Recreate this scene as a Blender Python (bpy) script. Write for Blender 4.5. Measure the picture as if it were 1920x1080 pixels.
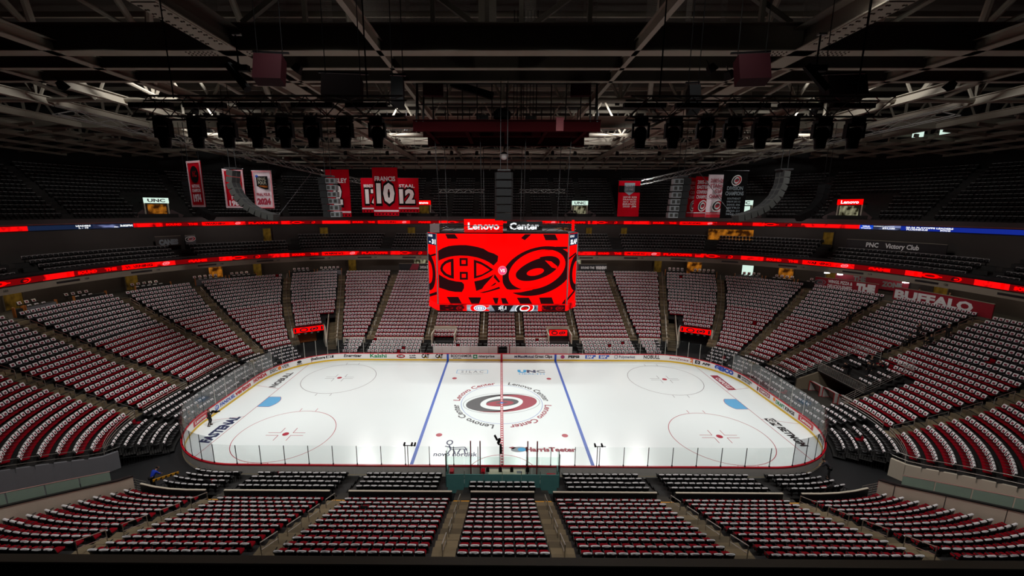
import bpy, bmesh, math, random
import numpy as np
from mathutils import Vector, Matrix
random.seed(7)
RNG = np.random.default_rng(7)
SC = bpy.context.scene
COL = SC.collection
PI = math.pi
for _o in list(bpy.data.objects): bpy.data.objects.remove(_o)

# ---------------------------------------------------------------- camera
cam_d = bpy.data.cameras.new('camera'); cam = bpy.data.objects.new('camera', cam_d); COL.objects.link(cam)
_p, _y, _r = .1920, -.0058, .0023
_fw = Vector((math.sin(_y)*math.cos(_p), math.cos(_y)*math.cos(_p), -math.sin(_p)))
_ri = Vector((math.cos(_y), -math.sin(_y), 0)); _up = _ri.cross(_fw)
_R = _ri*math.cos(_r)+_up*math.sin(_r); _U = -_ri*math.sin(_r)+_up*math.cos(_r)
_m = Matrix((_R, _U, -_fw)).transposed().to_4x4(); _m.translation = Vector((-.1817, -42.5645, 21.5128))
cam.matrix_world = _m
cam_d.sensor_width = 36; cam_d.lens = 760.2148/1920*36; cam_d.shift_x = 25.786/1920
cam_d.clip_start = .1; cam_d.clip_end = 400
SC.camera = cam
# ---------------------------------------------------------------- world, exposure
w = bpy.data.worlds.new('world'); SC.world = w; w.use_nodes = True
w.node_tree.nodes['Background'].inputs[0].default_value = (.02, .02, .022, 1)
w.node_tree.nodes['Background'].inputs[1].default_value = .3
SC.view_settings.view_transform = 'Standard'; SC.view_settings.look = 'None'
SC.view_settings.exposure = 0.0; SC.view_settings.gamma = 1; SC.view_settings.use_curve_mapping = False
SC.cycles.use_denoising = True
SC.cycles.sample_clamp_indirect = 6
SC.cycles.max_bounces = 8; SC.cycles.diffuse_bounces = 3; SC.cycles.glossy_bounces = 3; SC.cycles.transparent_max_bounces = 24
# ---------------------------------------------------------------- the arena floodlights and added fill spots (lamps; their housings are built with the roof)
FLOODS_AND_FILLS = []
def flood_or_fill(x, y, z, tx, ty, tz, watts, size=76, blend=.9):
    d = bpy.data.lights.new('floodlight_lamp', 'SPOT'); d.energy = watts; d.spot_size = math.radians(size)
    d.spot_blend = blend; d.shadow_soft_size = .9; d.color = (1, .985, .96)
    o = bpy.data.objects.new('floodlight_lamp', d); COL.objects.link(o); o.location = (x, y, z)
    o.rotation_euler = (Vector((tx, ty, tz))-Vector((x, y, z))).to_track_quat('-Z', 'Y').to_euler()
    FLOODS_AND_FILLS.append((x, y, z, o.rotation_euler.copy()))
W_NEAR, W_FAR, W_END = 8800, 7200, 6300
for x in (-28, -20, -12, -4, 4, 12, 20, 28): flood_or_fill(x, -19.6, 32.6, x*.9, 13, 0, W_NEAR)
for x in (-28, -20.5, -13, -4.5, 4.5, 13, 20.5, 28): flood_or_fill(x, 33, 31.2, x*.8, -5, 0, W_FAR)
for sx in (-1, 1):
    for y in (-7, 7): flood_or_fill(sx*36, y, 31.2, sx*14, y*.6, 0, W_END)
    flood_or_fill(sx*17, -9.6, 31.2, sx*37, 1, 1.5, 9500, 80)
    flood_or_fill(sx*15, -11.0, 31.2, sx*34, -13, 2, 3000, 80)
    for x in (9, 26): flood_or_fill(sx*x, -24, 34, sx*x*.85, -17.5, 1, 2300, 84)      # added to brighten the near stand
    flood_or_fill(sx*2.4, -27.5, 28.9, sx*5, -17.5, 1.5, 4600, 74); flood_or_fill(sx*19.5, -27.5, 28.9, sx*23, -18, 1.5, 5200, 74); flood_or_fill(sx*9, 33, 31.2, sx*4, 9.5, 0, 7000, 44)  # added fill: near seats, penalty box, scoreboard shadow on the far ice
    for x in (16, 44): flood_or_fill(sx*x, 18, 36, sx*x*1.15, 50, 22, 6800, 90)          # fill spots added for the dark upper tier
    flood_or_fill(sx*30, 0, 36, sx*66, 12, 21, 6800, 90); flood_or_fill(sx*17, 5.5, 31.3, sx*21, 42, 15, 3200, 70); flood_or_fill(sx*32, 2, 31.3, sx*58, 18, 14, 3200, 70)  # more added fill, for the upper ends and the club tier

# ---------------------------------------------------------------- materials
MATS = {}
def srgb(c): return tuple(((v/255/12.92) if v/255 <= .04045 else ((v/255+.055)/1.055)**2.4) for v in c)
def mat(name, c, rough=.6, metal=0., spec=.5, emit=0., vary=.12, scale=3., c2=None, bump=0.):
    """procedural material: colour broken up by noise, optional emission for things that give light"""
    if name in MATS: return MATS[name]
    m = bpy.data.materials.new(name); m.use_nodes = True; nt = m.node_tree; N = nt.nodes; L = nt.links
    b = N['Principled BSDF']; b.inputs['Roughness'].default_value = rough; b.inputs['Metallic'].default_value = metal
    b.inputs['Specular IOR Level'].default_value = spec
    c = srgb(c); c2 = srgb(c2) if c2 else tuple(v*(1-vary) for v in c)
    tc = N.new('ShaderNodeTexCoord'); nz = N.new('ShaderNodeTexNoise'); nz.inputs['Scale'].default_value = scale; nz.inputs['Detail'].default_value = 3
    mx = N.new('ShaderNodeMix'); mx.data_type = 'RGBA'
    mx.inputs[6].default_value = (*c, 1); mx.inputs[7].default_value = (*c2, 1)
    L.new(tc.outputs['Object'], nz.inputs['Vector']); L.new(nz.outputs['Fac'], mx.inputs[0]); L.new(mx.outputs[2], b.inputs['Base Color'])
    if emit:
        L.new(mx.outputs[2], b.inputs['Emission Color']); b.inputs['Emission Strength'].default_value = emit
    if bump:
        bp = N.new('ShaderNodeBump'); bp.inputs['Strength'].default_value = bump
        L.new(nz.outputs['Fac'], bp.inputs['Height']); L.new(bp.outputs[0], b.inputs['Normal'])
    MATS[name] = m; return m
def screen(name, c, e=1.0, dark=None, scale=(1, 1, 1), lo=.45, hi=.55):
    """lit LED surface: two emissive colours in a blotchy procedural pattern"""
    m = bpy.data.materials.new(name); m.use_nodes = True; nt = m.node_tree; N = nt.nodes; L = nt.links
    b = N['Principled BSDF']; b.inputs['Base Color'].default_value = (.002, .002, .002, 1); b.inputs['Roughness'].default_value = .5
    b.inputs['Emission Strength'].default_value = e; b.inputs['Specular IOR Level'].default_value = 0
    if dark:
        tc = N.new('ShaderNodeTexCoord'); mp = N.new('ShaderNodeMapping'); mp.inputs['Scale'].default_value = scale
        nz = N.new('ShaderNodeTexNoise'); nz.inputs['Scale'].default_value = 1; nz.inputs['Detail'].default_value = 2
        r = N.new('ShaderNodeValToRGB'); r.color_ramp.elements[0].position = lo; r.color_ramp.elements[1].position = hi
        r.color_ramp.elements[0].color = (*srgb(dark), 1); r.color_ramp.elements[1].color = (*srgb(c), 1)
        L.new(tc.outputs['Object'], mp.inputs[0]); L.new(mp.outputs[0], nz.inputs['Vector']); L.new(nz.outputs['Fac'], r.inputs[0])
        L.new(r.outputs[0], b.inputs['Emission Color'])
    else: b.inputs['Emission Color'].default_value = (*srgb(c), 1)
    MATS[name] = m; return m
def glassmat(name, tint, base=.03, fres=.5):
    m = bpy.data.materials.new(name); m.use_nodes = True; nt = m.node_tree; N = nt.nodes; L = nt.links; N.clear()
    o = N.new('ShaderNodeOutputMaterial'); mx = N.new('ShaderNodeMixShader'); t = N.new('ShaderNodeBsdfTransparent'); g = N.new('ShaderNodeBsdfGlossy')
    t.inputs[0].default_value = (*tint, 1); g.inputs['Roughness'].default_value = .12
    f = N.new('ShaderNodeFresnel'); f.inputs[0].default_value = 1.45
    ma = N.new('ShaderNodeMath'); ma.operation = 'MULTIPLY_ADD'; ma.inputs[1].default_value = fres; ma.inputs[2].default_value = base
    L.new(f.outputs[0], ma.inputs[0]); L.new(ma.outputs[0], mx.inputs[0]); L.new(t.outputs[0], mx.inputs[1]); L.new(g.outputs[0], mx.inputs[2]); L.new(mx.outputs[0], o.inputs[0])
    MATS[name] = m; return m
def icemat():
    m = mat('ice_surface', (233, 241, 240), .22, 0, .45, 0, .03, .25); return m
icemat()
mat('board_white', (238, 238, 236), .35, vary=.05); mat('board_yellow', (232, 190, 20), .4); mat('cap_red', (196, 8, 34), .35)
mat('board_back', (206, 202, 194), .6); mat('line_red', (176, 40, 62), .4, vary=.2, scale=8); mat('line_blue', (52, 92, 184), .4, vary=.15)
mat('line_grey', (120, 112, 116), .4); mat('crease_blue', (104, 176, 222), .4); mat('ink_black', (28, 28, 30), .5); mat('ink_white', (240, 240, 238), .5)
mat('ink_red', (196, 24, 44), .5); mat('ink_navy', (34, 44, 84), .5); mat('ink_blue', (28, 82, 190), .5); mat('ink_green', (0, 140, 84), .5); mat('ink_cyan', (40, 160, 214), .5)
mat('ink_orange', (240, 128, 24), .5); mat('ink_grey', (130, 140, 146), .5); mat('ink_fade', (72, 72, 74), .5, vary=.3, scale=6); mat('ink_maroon', (150, 34, 56), .5); mat('ink_yellow', (250, 200, 0), .5)
mat('seat_shell', (16, 16, 17), .45, spec=.4); mat('seat_red', (138, 3, 22), .9, vary=.3, scale=6, spec=.1); mat('seat_dark', (24, 23, 24), .6, spec=.25); mat('metal_dark', (30, 30, 32), .4, .6)
mat('towel', (238, 234, 234), .9, vary=.12, scale=9); mat('towel_print', (150, 44, 66), .9, c2=(92, 30, 44), scale=14); mat('towel_dim', (186, 178, 178), .9, vary=.3)
mat('concrete', (128, 112, 84), .85, vary=.4, scale=1.2, bump=.1); mat('concrete_dark', (58, 53, 45), .85, vary=.4, scale=1.0); mat('tread_dark', (34, 32, 30), .8, vary=.4); mat('black_floor', (20, 20, 22), .6)
mat('wall_cream', (206, 196, 176), .7, vary=.12, scale=.7); mat('wall_grey', (120, 120, 124), .7); mat('wall_black', (26, 26, 28), .5); mat('fascia_beige', (150, 138, 122), .7, vary=.25, scale=.5)
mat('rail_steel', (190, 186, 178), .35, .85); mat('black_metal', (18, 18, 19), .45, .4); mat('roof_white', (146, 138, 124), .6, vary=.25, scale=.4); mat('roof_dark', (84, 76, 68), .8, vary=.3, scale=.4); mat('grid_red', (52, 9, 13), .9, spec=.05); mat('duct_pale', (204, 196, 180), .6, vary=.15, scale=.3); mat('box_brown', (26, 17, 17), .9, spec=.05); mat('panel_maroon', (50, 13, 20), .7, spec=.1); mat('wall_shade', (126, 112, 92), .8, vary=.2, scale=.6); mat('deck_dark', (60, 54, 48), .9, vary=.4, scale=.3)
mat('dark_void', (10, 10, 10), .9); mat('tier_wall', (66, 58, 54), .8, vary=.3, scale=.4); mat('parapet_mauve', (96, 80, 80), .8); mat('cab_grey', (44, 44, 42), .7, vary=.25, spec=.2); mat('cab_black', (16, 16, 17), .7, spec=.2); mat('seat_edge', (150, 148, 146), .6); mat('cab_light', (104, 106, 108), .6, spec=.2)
mat('truss_metal', (120, 116, 112), .45, .6); mat('fixture_black', (8, 8, 9), .7, spec=.12); mat('banner_red', (178, 4, 26), .95, vary=.2, spec=.05); mat('banner_white', (226, 206, 212), .9, spec=.05); mat('banner_black', (14, 13, 14), .9, spec=.05); mat('banner_num', (222, 214, 212), .9, spec=.05)
mat('red_metal', (120, 26, 36), .6); mat('teal_panel', (92, 150, 146), .5, vary=.2); mat('desk_cream', (220, 214, 190), .5); mat('skin', (190, 142, 116), .6); mat('cloth_black', (18, 18, 20), .9); mat('cloth_dark', (38, 38, 44), .9); mat('cloth_blue', (24, 60, 190), .9)
mat('hair', (34, 24, 18), .8); mat('wood_orange', (176, 104, 44), .5); mat('net_white', (190, 186, 180), .9); mat('net_red', (170, 30, 36), .5); mat('step_yellow', (232, 160, 20), .7); mat('tarp_red', (150, 16, 36), .8); mat('glass_green', (150, 176, 160), .3)
screen('led_red', (255, 0, 0), 1.25); screen('led_dark', (36, 8, 11), 1.0); screen('led_deep', (112, 2, 6), 1.0); screen('led_band', (255, 10, 12), 1.0, (110, 2, 6), (.9, .9, .9), .30, .46); screen('led_pink', (255, 120, 130), 1.1); screen('led_white', (250, 252, 255), 1.0)
screen('led_navy', (22, 34, 60), 1.0); screen('led_slate', (130, 140, 190), .9, (40, 44, 70), (.3, .3, 2)); screen('led_blue', (20, 70, 200), 1.0); screen('led_deepblue', (20, 40, 140), 1.0); screen('led_mag', (255, 70, 130), 1.0); screen('led_hblue', (20, 80, 160), 1.0)
screen('led_smoke', (215, 222, 235), .9, (40, 46, 62), (1.2, 1.2, 1.2), .3, .7); screen('led_ink', (26, 22, 26), 1.0); screen('led_halfred', (150, 4, 10), 1.0, (60, 2, 6), (2, 2, 2))
screen('sign_white', (214, 240, 226), 1.0); screen('lamp_white', (255, 255, 255), 6.0); screen('room_warm', (150, 112, 40), .35, (44, 30, 10), (.9, .9, .5), .35, .75); screen('room_light', (190, 186, 150), .55, (40, 34, 20), (1.4, 1.4, .8), .4, .62); screen('room_orange', (206, 124, 34), .6, (60, 30, 8), (.9, .9, .8), .4, .62); screen('tv_mix', (90, 170, 160), .9, (60, 40, 130), (2, 2, 2))
glassmat('rink_glass', (.96, .975, .97), .0, .10); glassmat('pen_glass', (.90, .96, .94), .01, .2); glassmat('corner_glass', (.80, .81, .82), .0, .16)
MT = MATS
for _n in ('concrete', 'concrete_dark'):     # random tone per step stands in for tread and riser shading
    _t = MATS[_n].node_tree; _b = _t.nodes['Principled BSDF']; _l = _b.inputs['Base Color'].links[0].from_socket
    _oi = _t.nodes.new('ShaderNodeObjectInfo'); _ma = _t.nodes.new('ShaderNodeMath'); _ma.operation = 'MULTIPLY_ADD'; _ma.inputs[1].default_value = .75; _ma.inputs[2].default_value = .5
    _mx = _t.nodes.new('ShaderNodeVectorMath'); _mx.operation = 'SCALE'; _t.links.new(_oi.outputs['Random'], _ma.inputs[0]); _t.links.new(_l, _mx.inputs[0]); _t.links.new(_ma.outputs[0], _mx.inputs['Scale']); _t.links.new(_mx.outputs[0], _b.inputs['Base Color'])
# ---------------------------------------------------------------- mesh helpers
class G:
    def __init__(s): s.v = []; s.f = []; s.m = []
    def add(s, vs, fs, mi=0):
        k = len(s.v); s.v += [tuple(p) for p in vs]; s.f += [tuple(i+k for i in f) for f in fs]; s.m += [mi]*len(fs); return s
    def box(s, c, size, rz=0., mi=0, R=None):
        a, b, h = size[0]/2, size[1]/2, size[2]/2
        R = R or Matrix.Rotation(rz, 3, 'Z'); c = Vector(c)
        P = [c+R@Vector((x, y, z)) for z in (-h, h) for x, y in ((-a, -b), (a, -b), (a, b), (-a, b))]
        return s.add(P, [(3, 2, 1, 0), (4, 5, 6, 7), (0, 1, 5, 4), (1, 2, 6, 5), (2, 3, 7, 6), (3, 0, 4, 7)], mi)
    def bar(s, p, q, wd, ht=None, mi=0, up=(0, 0, 1)):
        p = Vector(p); q = Vector(q); t = (q-p); l = t.length; t.normalize(); ht = ht or wd
        u = Vector(up)
        if abs(t.dot(u)) > .99: u = Vector((0, 1, 0))
        x = t.cross(u).normalized(); z = x.cross(t)
        R = Matrix((x, t, z)).transposed()
        return s.box((p+q)/2, (wd, l, ht), 0, mi, R)
    def tube(s, p, q, r, n=6, mi=0, r2=None, cap=True):
        p = Vector(p); q = Vector(q); t = (q-p).normalized(); r2 = r if r2 is None else r2
        u = Vector((0, 0, 1)) if abs(t.z) < .95 else Vector((1, 0, 0))
        x = t.cross(u).normalized(); y = t.cross(x)
        P = [p+(x*math.cos(2*PI*i/n)+y*math.sin(2*PI*i/n))*r for i in range(n)]+[q+(x*math.cos(2*PI*i/n)+y*math.sin(2*PI*i/n))*r2 for i in range(n)]
        F = [(i, (i+1) % n, n+(i+1) % n, n+i) for i in range(n)]
        if cap: F += [tuple(range(n))[::-1], tuple(range(n, 2*n))]
        return s.add(P, F, mi)
    def path(s, pts, r, n=5, mi=0):
        for a, b in zip(pts[:-1], pts[1:]): s.tube(a, b, r, n, mi)
        return s
    def ibeam(s, p, q, h, fl, t=.05, mi=0, mf=None):
        """I-beam whose lower flange lies at the height of p-q"""
        p = Vector(p); q = Vector(q); z = Vector((0, 0, 1)); mf = mi if mf is None else mf
        s.bar(p+z*t/2, q+z*t/2, fl, t, mf); s.bar(p+z*h/2, q+z*h/2, t, h-2*t, mi); s.bar(p+z*(h-t/2), q+z*(h-t/2), fl, t, mi); return s
    def lathe(s, prof, n=12, c=(0, 0, 0), mi=0):
        P = []; F = []
        for r, z in prof: P += [(c[0]+r*math.cos(2*PI*i/n), c[1]+r*math.sin(2*PI*i/n), c[2]+z) for i in range(n)]
        for k in range(len(prof)-1): F += [(k*n+i, k*n+(i+1) % n, (k+1)*n+(i+1) % n, (k+1)*n+i) for i in range(n)]
        return s.add(P, F, mi)
    def ribbon(s, pts, z0, z1, mi=0, th=.0, inn=None):
        """vertical strip along plan points (z0,z1 numbers)"""
        n = len(pts); P = [(x, y, z0) for x, y in pts]+[(x, y, z1) for x, y in pts]
        return s.add(P, [(i, i+1, n+i+1, n+i) for i in range(n-1)], mi)
    def strip(s, A, B, mi=0):
        """surface between two equally long 3D polylines"""
        n = len(A); return s.add(list(A)+list(B), [(i, i+1, n+i+1, n+i) for i in range(n-1)], mi)
    def data(s, name, mats, smooth=False):
        me = bpy.data.meshes.new(name); me.from_pydata(s.v, [], s.f)
        for m in mats: me.materials.append(MT[m])
        if any(s.m): me.polygons.foreach_set('material_index', s.m)
        if smooth: me.polygons.foreach_set('use_smooth', [True]*len(me.polygons))
        me.update(); return me
    def build(s, name, mats, parent=None, smooth=False, **kw):
        if isinstance(mats, str): mats = [mats]
        return link(name, s.data(name, mats, smooth), parent, **kw)
def link(name, me, parent=None, label=None, cat=None, group=None, kind=None, loc=None, rz=None):
    o = bpy.data.objects.new(name, me); COL.objects.link(o)
    if parent is not None: o.parent = parent
    if loc is not None: o.location = loc
    if rz is not None: o.rotation_euler = (0, 0, rz)
    return tag(o, label, cat, group, kind)
def tag(o, label=None, cat=None, group=None, kind=None):
    if label: o['label'] = label
    if cat: o['category'] = cat
    if group: o['group'] = group
    if kind: o['kind'] = kind
    return o
def root(name, loc, label=None, cat=None, group=None, rz=0., kind=None):
    return link(name, None, None, label, cat, group, kind, loc, rz)
def copy_tree(src, loc=None, rz=None, label=None, mw=None):
    r = src.copy(); COL.objects.link(r)
    if loc is not None: r.location = loc
    if rz is not None: r.rotation_euler = (0, 0, rz)
    if label: r['label'] = label
    for ch in CH.get(src.name, list(src.children)):
        c = ch.copy(); COL.objects.link(c); c.parent = r
        for g in CH.get(ch.name, list(ch.children)):
            e = g.copy(); COL.objects.link(e); e.parent = c
    return r
CH = {}
_O = 'zeroth first second third fourth fifth sixth seventh eighth ninth tenth eleventh twelfth thirteenth fourteenth fifteenth sixteenth seventeenth eighteenth nineteenth twentieth'.split()
ORD = _O+['twenty '+q for q in _O[1:10]]+['thirtieth']+['thirty '+q for q in _O[1:10]]+['fortieth']+['forty '+q for q in _O[1:10]]+['fiftieth']
# ---------------------------------------------------------------- flat lettering
_TX = {}
def text2d(s, bold=0., sx=1., shear=0.):
    k = (s, bold, sx, shear)
    if k in _TX: return _TX[k]
    cu = bpy.data.curves.new('t', 'FONT'); cu.body = s; cu.offset = bold; cu.shear = shear; cu.resolution_u = 2; cu.align_x = 'CENTER'
    o = bpy.data.objects.new('t', cu); me = bpy.data.meshes.new_from_object(o)
    V = np.array([v.co[:2] for v in me.vertices]) if len(me.vertices) else np.zeros((0, 2)); F = [tuple(p.vertices) for p in me.polygons]
    bpy.data.objects.remove(o); bpy.data.curves.remove(cu); bpy.data.meshes.remove(me)
    V = V/.69; V[:, 0] *= sx; V[:, 0] -= (V[:, 0].max()+V[:, 0].min())/2
    _TX[k] = (V, F); return _TX[k]
def put_text(g, s, fn, h, mi=0, u0=0., v0=0., bold=.02, sx=1., width=None, shear=0., lift=0):
    """letters of cap height h, centred at (u0, v0 = baseline); fn maps (u,v) to 3D"""
    V, F = text2d(s, bold, sx, shear); k = h
    ku = k if width is None else width/(V[:, 0].max()-V[:, 0].min())
    return g.add([fn(u0+a*ku, v0+b*k) for a, b in V], F, mi)
def shape(g, pts, fn, mi=0): return g.add([fn(a, b) for a, b in pts], [tuple(range(len(pts)))], mi)
def band(g, outer, inner, fn, mi=0):
    n = len(outer); return g.add([fn(a, b) for a, b in outer]+[fn(a, b) for a, b in inner], [(i, (i+1) % n, n+(i+1) % n, n+i) for i in range(n)], mi)
def ell(cx, cy, rx, ry, rot=0., n=40, t0=0., t1=2*PI, end=False):
    o = []; c, s_ = math.cos(rot), math.sin(rot); m = n-1 if end else n
    for i in range(n):
        t = t0+(t1-t0)*i/m; a, b = rx*math.cos(t), ry*math.sin(t); o.append((cx+a*c-b*s_, cy+a*s_+b*c))
    return o
def rect(u0, v0, u1, v1): return [(u0, v0), (u1, v0), (u1, v1), (u0, v1)]
def lens(x0, x1, h, n=16, cy=0., k=1.):
    up = [(x0+(x1-x0)*i/n, cy+h*math.sin(PI*(i/n)**k)) for i in range(n+1)]
    return up+[(a, 2*cy-b) for a, b in up[::-1][1:-1]]
def storm_eye(g, fn, s, red, dark, white=None):
    """swirl emblem: two tapering crescents round a red oval, half width s; fn maps local (u,v,layer)"""
    r = .17; lay = lambda k: (lambda a, b: fn(a, b, k))
    if white is not None: shape(g, ell(0, 0, 1.12*s, .66*s, r), lay(0), white)
    n = 44; cr, sr = math.cos(r), math.sin(r)
    def pt(q, k, sg):
        th_ = .40*math.sin(PI*q)**1.25; ro = 1-.17*max(0, (q-.6)/.4)**1.2; t = math.radians(38+262*q); R = ro-(th_ if k else 0)
        a, b = sg*s*R*math.cos(t), sg*s*.53*R*math.sin(t); return a*cr-b*sr, a*sr+b*cr
    for mi, sg in ((dark, 1), (red, -1)):
        for i in range(n):
            q0, q1 = i/n, (i+1)/n; P = [pt(q0, 0, sg), pt(q1, 0, sg), pt(q1, 1, sg), pt(q0, 1, sg)]
            if i == 0: P = P[:3]
            if i == n-1: P = [P[0], P[1], P[3]]
            g.add([lay(1)(*p) for p in P], [tuple(range(len(P)))], mi)
    shape(g, ell(.02*s, .02*s, .46*s, .23*s, r), lay(2), dark); shape(g, ell(-.05*s, -.04*s, .39*s, .15*s, r), lay(3), red); shape(g, ell(0, 0, .17*s, .045*s, r), lay(4), dark)
# ---------------------------------------------------------------- plan of the bowl
HX, HY, RC = 30.48, 12.954, 8.53
PA, PB = HX-RC, HY-RC
_Q = RC*PI/2; PERIM = 4*PA+4*PB+4*_Q
def rink(s, off=0.):
    """point and inward normal on the rink edge, s metres clockwise from the far side's middle"""
    s = s % PERIM
    for k, l, p, t in (('l', PA, (0, HY), (1, 0)), ('a', _Q, (PA, PB), 90), ('l', 2*PB, (HX, PB), (0, -1)), ('a', _Q, (PA, -PB), 0), ('l', 2*PA, (PA, -HY), (-1, 0)), ('a', _Q, (-PA, -PB), -90), ('l', 2*PB, (-HX, -PB), (0, 1)), ('a', _Q, (-PA, PB), 180), ('l', PA+1e-6, (-PA, HY), (1, 0))):
        if s <= l:
            if k == 'l':
                n = (t[1], -t[0]); return (p[0]+t[0]*s-n[0]*off, p[1]+t[1]*s-n[1]*off, n[0], n[1])
            th = math.radians(t-90*s/l); return (p[0]+(RC+off)*math.cos(th), p[1]+(RC+off)*math.sin(th), -math.cos(th), -math.sin(th))
        s -= l
def bowl(Gp, d):
    q = Gp % 10; rx = 8.53+1.15*d; ry = 8.53+d; a, b = PA, PB
    if q < 2: x, y = -a+a*q, HY+d
    elif q < 3: t = PI/2*(3-q); x, y = a+rx*math.cos(t), b+ry*math.sin(t)
    elif q < 4: x, y = HX+1.15*d, b-2*b*(q-3)
    elif q < 5: t = -PI/2*(q-4); x, y = a+rx*math.cos(t), -b+ry*math.sin(t)
    elif q < 7: x, y = a-a*(q-5), -HY-d
    elif q < 8: t = -PI/2-PI/2*(q-7); x, y = -a+rx*math.cos(t), -b+ry*math.sin(t)
    elif q < 9: x, y = -HX-1.15*d, -b+2*b*(q-8)
    else: t = PI-PI/2*(q-9); x, y = -a+rx*math.cos(t), b+ry*math.sin(t)
    if y > b: y += .65*min(1, (y-b)/10)
    return x, y
def bline(g0, g1, d, step=.07):
    n = max(2, int(abs(g1-g0)/step)+2)
    return [bowl(g0+(g1-g0)*i/(n-1), d) for i in range(n)]
def rowdz(i): return 5.25+.813*i, 1.42+.355*i+.0012*i*i
def retdz(j): return .75+.77*j, .15+.2*j
# ================================================================= figure meshes (grown from skeletons while the scene is still small)
def skin(V, E, Rd, sub=1):
    me = bpy.data.meshes.new('s'); me.from_pydata(V, E, []); o = bpy.data.objects.new('s', me); COL.objects.link(o)
    md = o.modifiers.new('k', 'SKIN'); md.use_smooth_shade = True
    L_ = me.skin_vertices[0].data
    for i, r in enumerate(Rd): L_[i].radius = (r, r) if not isinstance(r, tuple) else r
    L_[0].use_root = True
    if sub: sb = o.modifiers.new('b', 'SUBSURF'); sb.levels = sub; sb.render_levels = sub
    dg = bpy.context.evaluated_depsgraph_get(); m2 = bpy.data.meshes.new_from_object(o.evaluated_get(dg)); bpy.data.objects.remove(o); bpy.data.meshes.remove(me); return m2
def limb_pose(kind):
    P = dict(pelvis=(0, 0, .95), waist=(0, -.01, 1.08), chest=(0, 0, 1.30), neck=(0, .0, 1.50), head=(0, .03, 1.60), crown=(0, .03, 1.74))
    for s, n in ((-1, 'l'), (1, 'r')):
        P.update({n+'hip': (s*.10, 0, .92), n+'knee': (s*.12, .03, .50), n+'ankle': (s*.13, -.02, .09), n+'toe': (s*.15, .16, .04), n+'sho': (s*.19, 0, 1.43), n+'elb': (s*.25, -.04, 1.14), n+'wri': (s*.25, .08, .90)})
    if kind == 'camera':
        P.update(relb=(.27, .16, 1.20), rwri=(.14, .40, 1.34), lelb=(-.26, .14, 1.18), lwri=(-.10, .42, 1.30), lknee=(-.16, .10, .50), rankle=(.18, -.12, .09), rtoe=(.22, .05, .04))
    if kind == 'sit':
        for k in ('pelvis', 'waist', 'chest', 'neck', 'head', 'crown', 'lsho', 'rsho', 'lelb', 'relb', 'lhip', 'rhip'): x, y, z = P[k]; P[k] = (x, y-.12+(1.5-z)*.1, z-.44)
        for s, n in ((-1, 'l'), (1, 'r')): P.update({n+'knee': (s*.15, .42, .52), n+'ankle': (s*.15, .40, .09), n+'toe': (s*.16, .58, .04), n+'wri': (s*.14, .24, .62)})
    if kind == 'lean':
        for k, f in (('waist', .10), ('chest', .26), ('neck', .38), ('head', .47), ('crown', .54), ('lsho', .30), ('rsho', .30)): x, y, z = P[k]; P[k] = (x, y+f, z-f*.35)
        for s, n in ((-1, 'l'), (1, 'r')): P.update({n+'elb': (s*.25, .42, 1.08), n+'wri': (s*.18, .60, .98)})
    return P
FIG = {}
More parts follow.
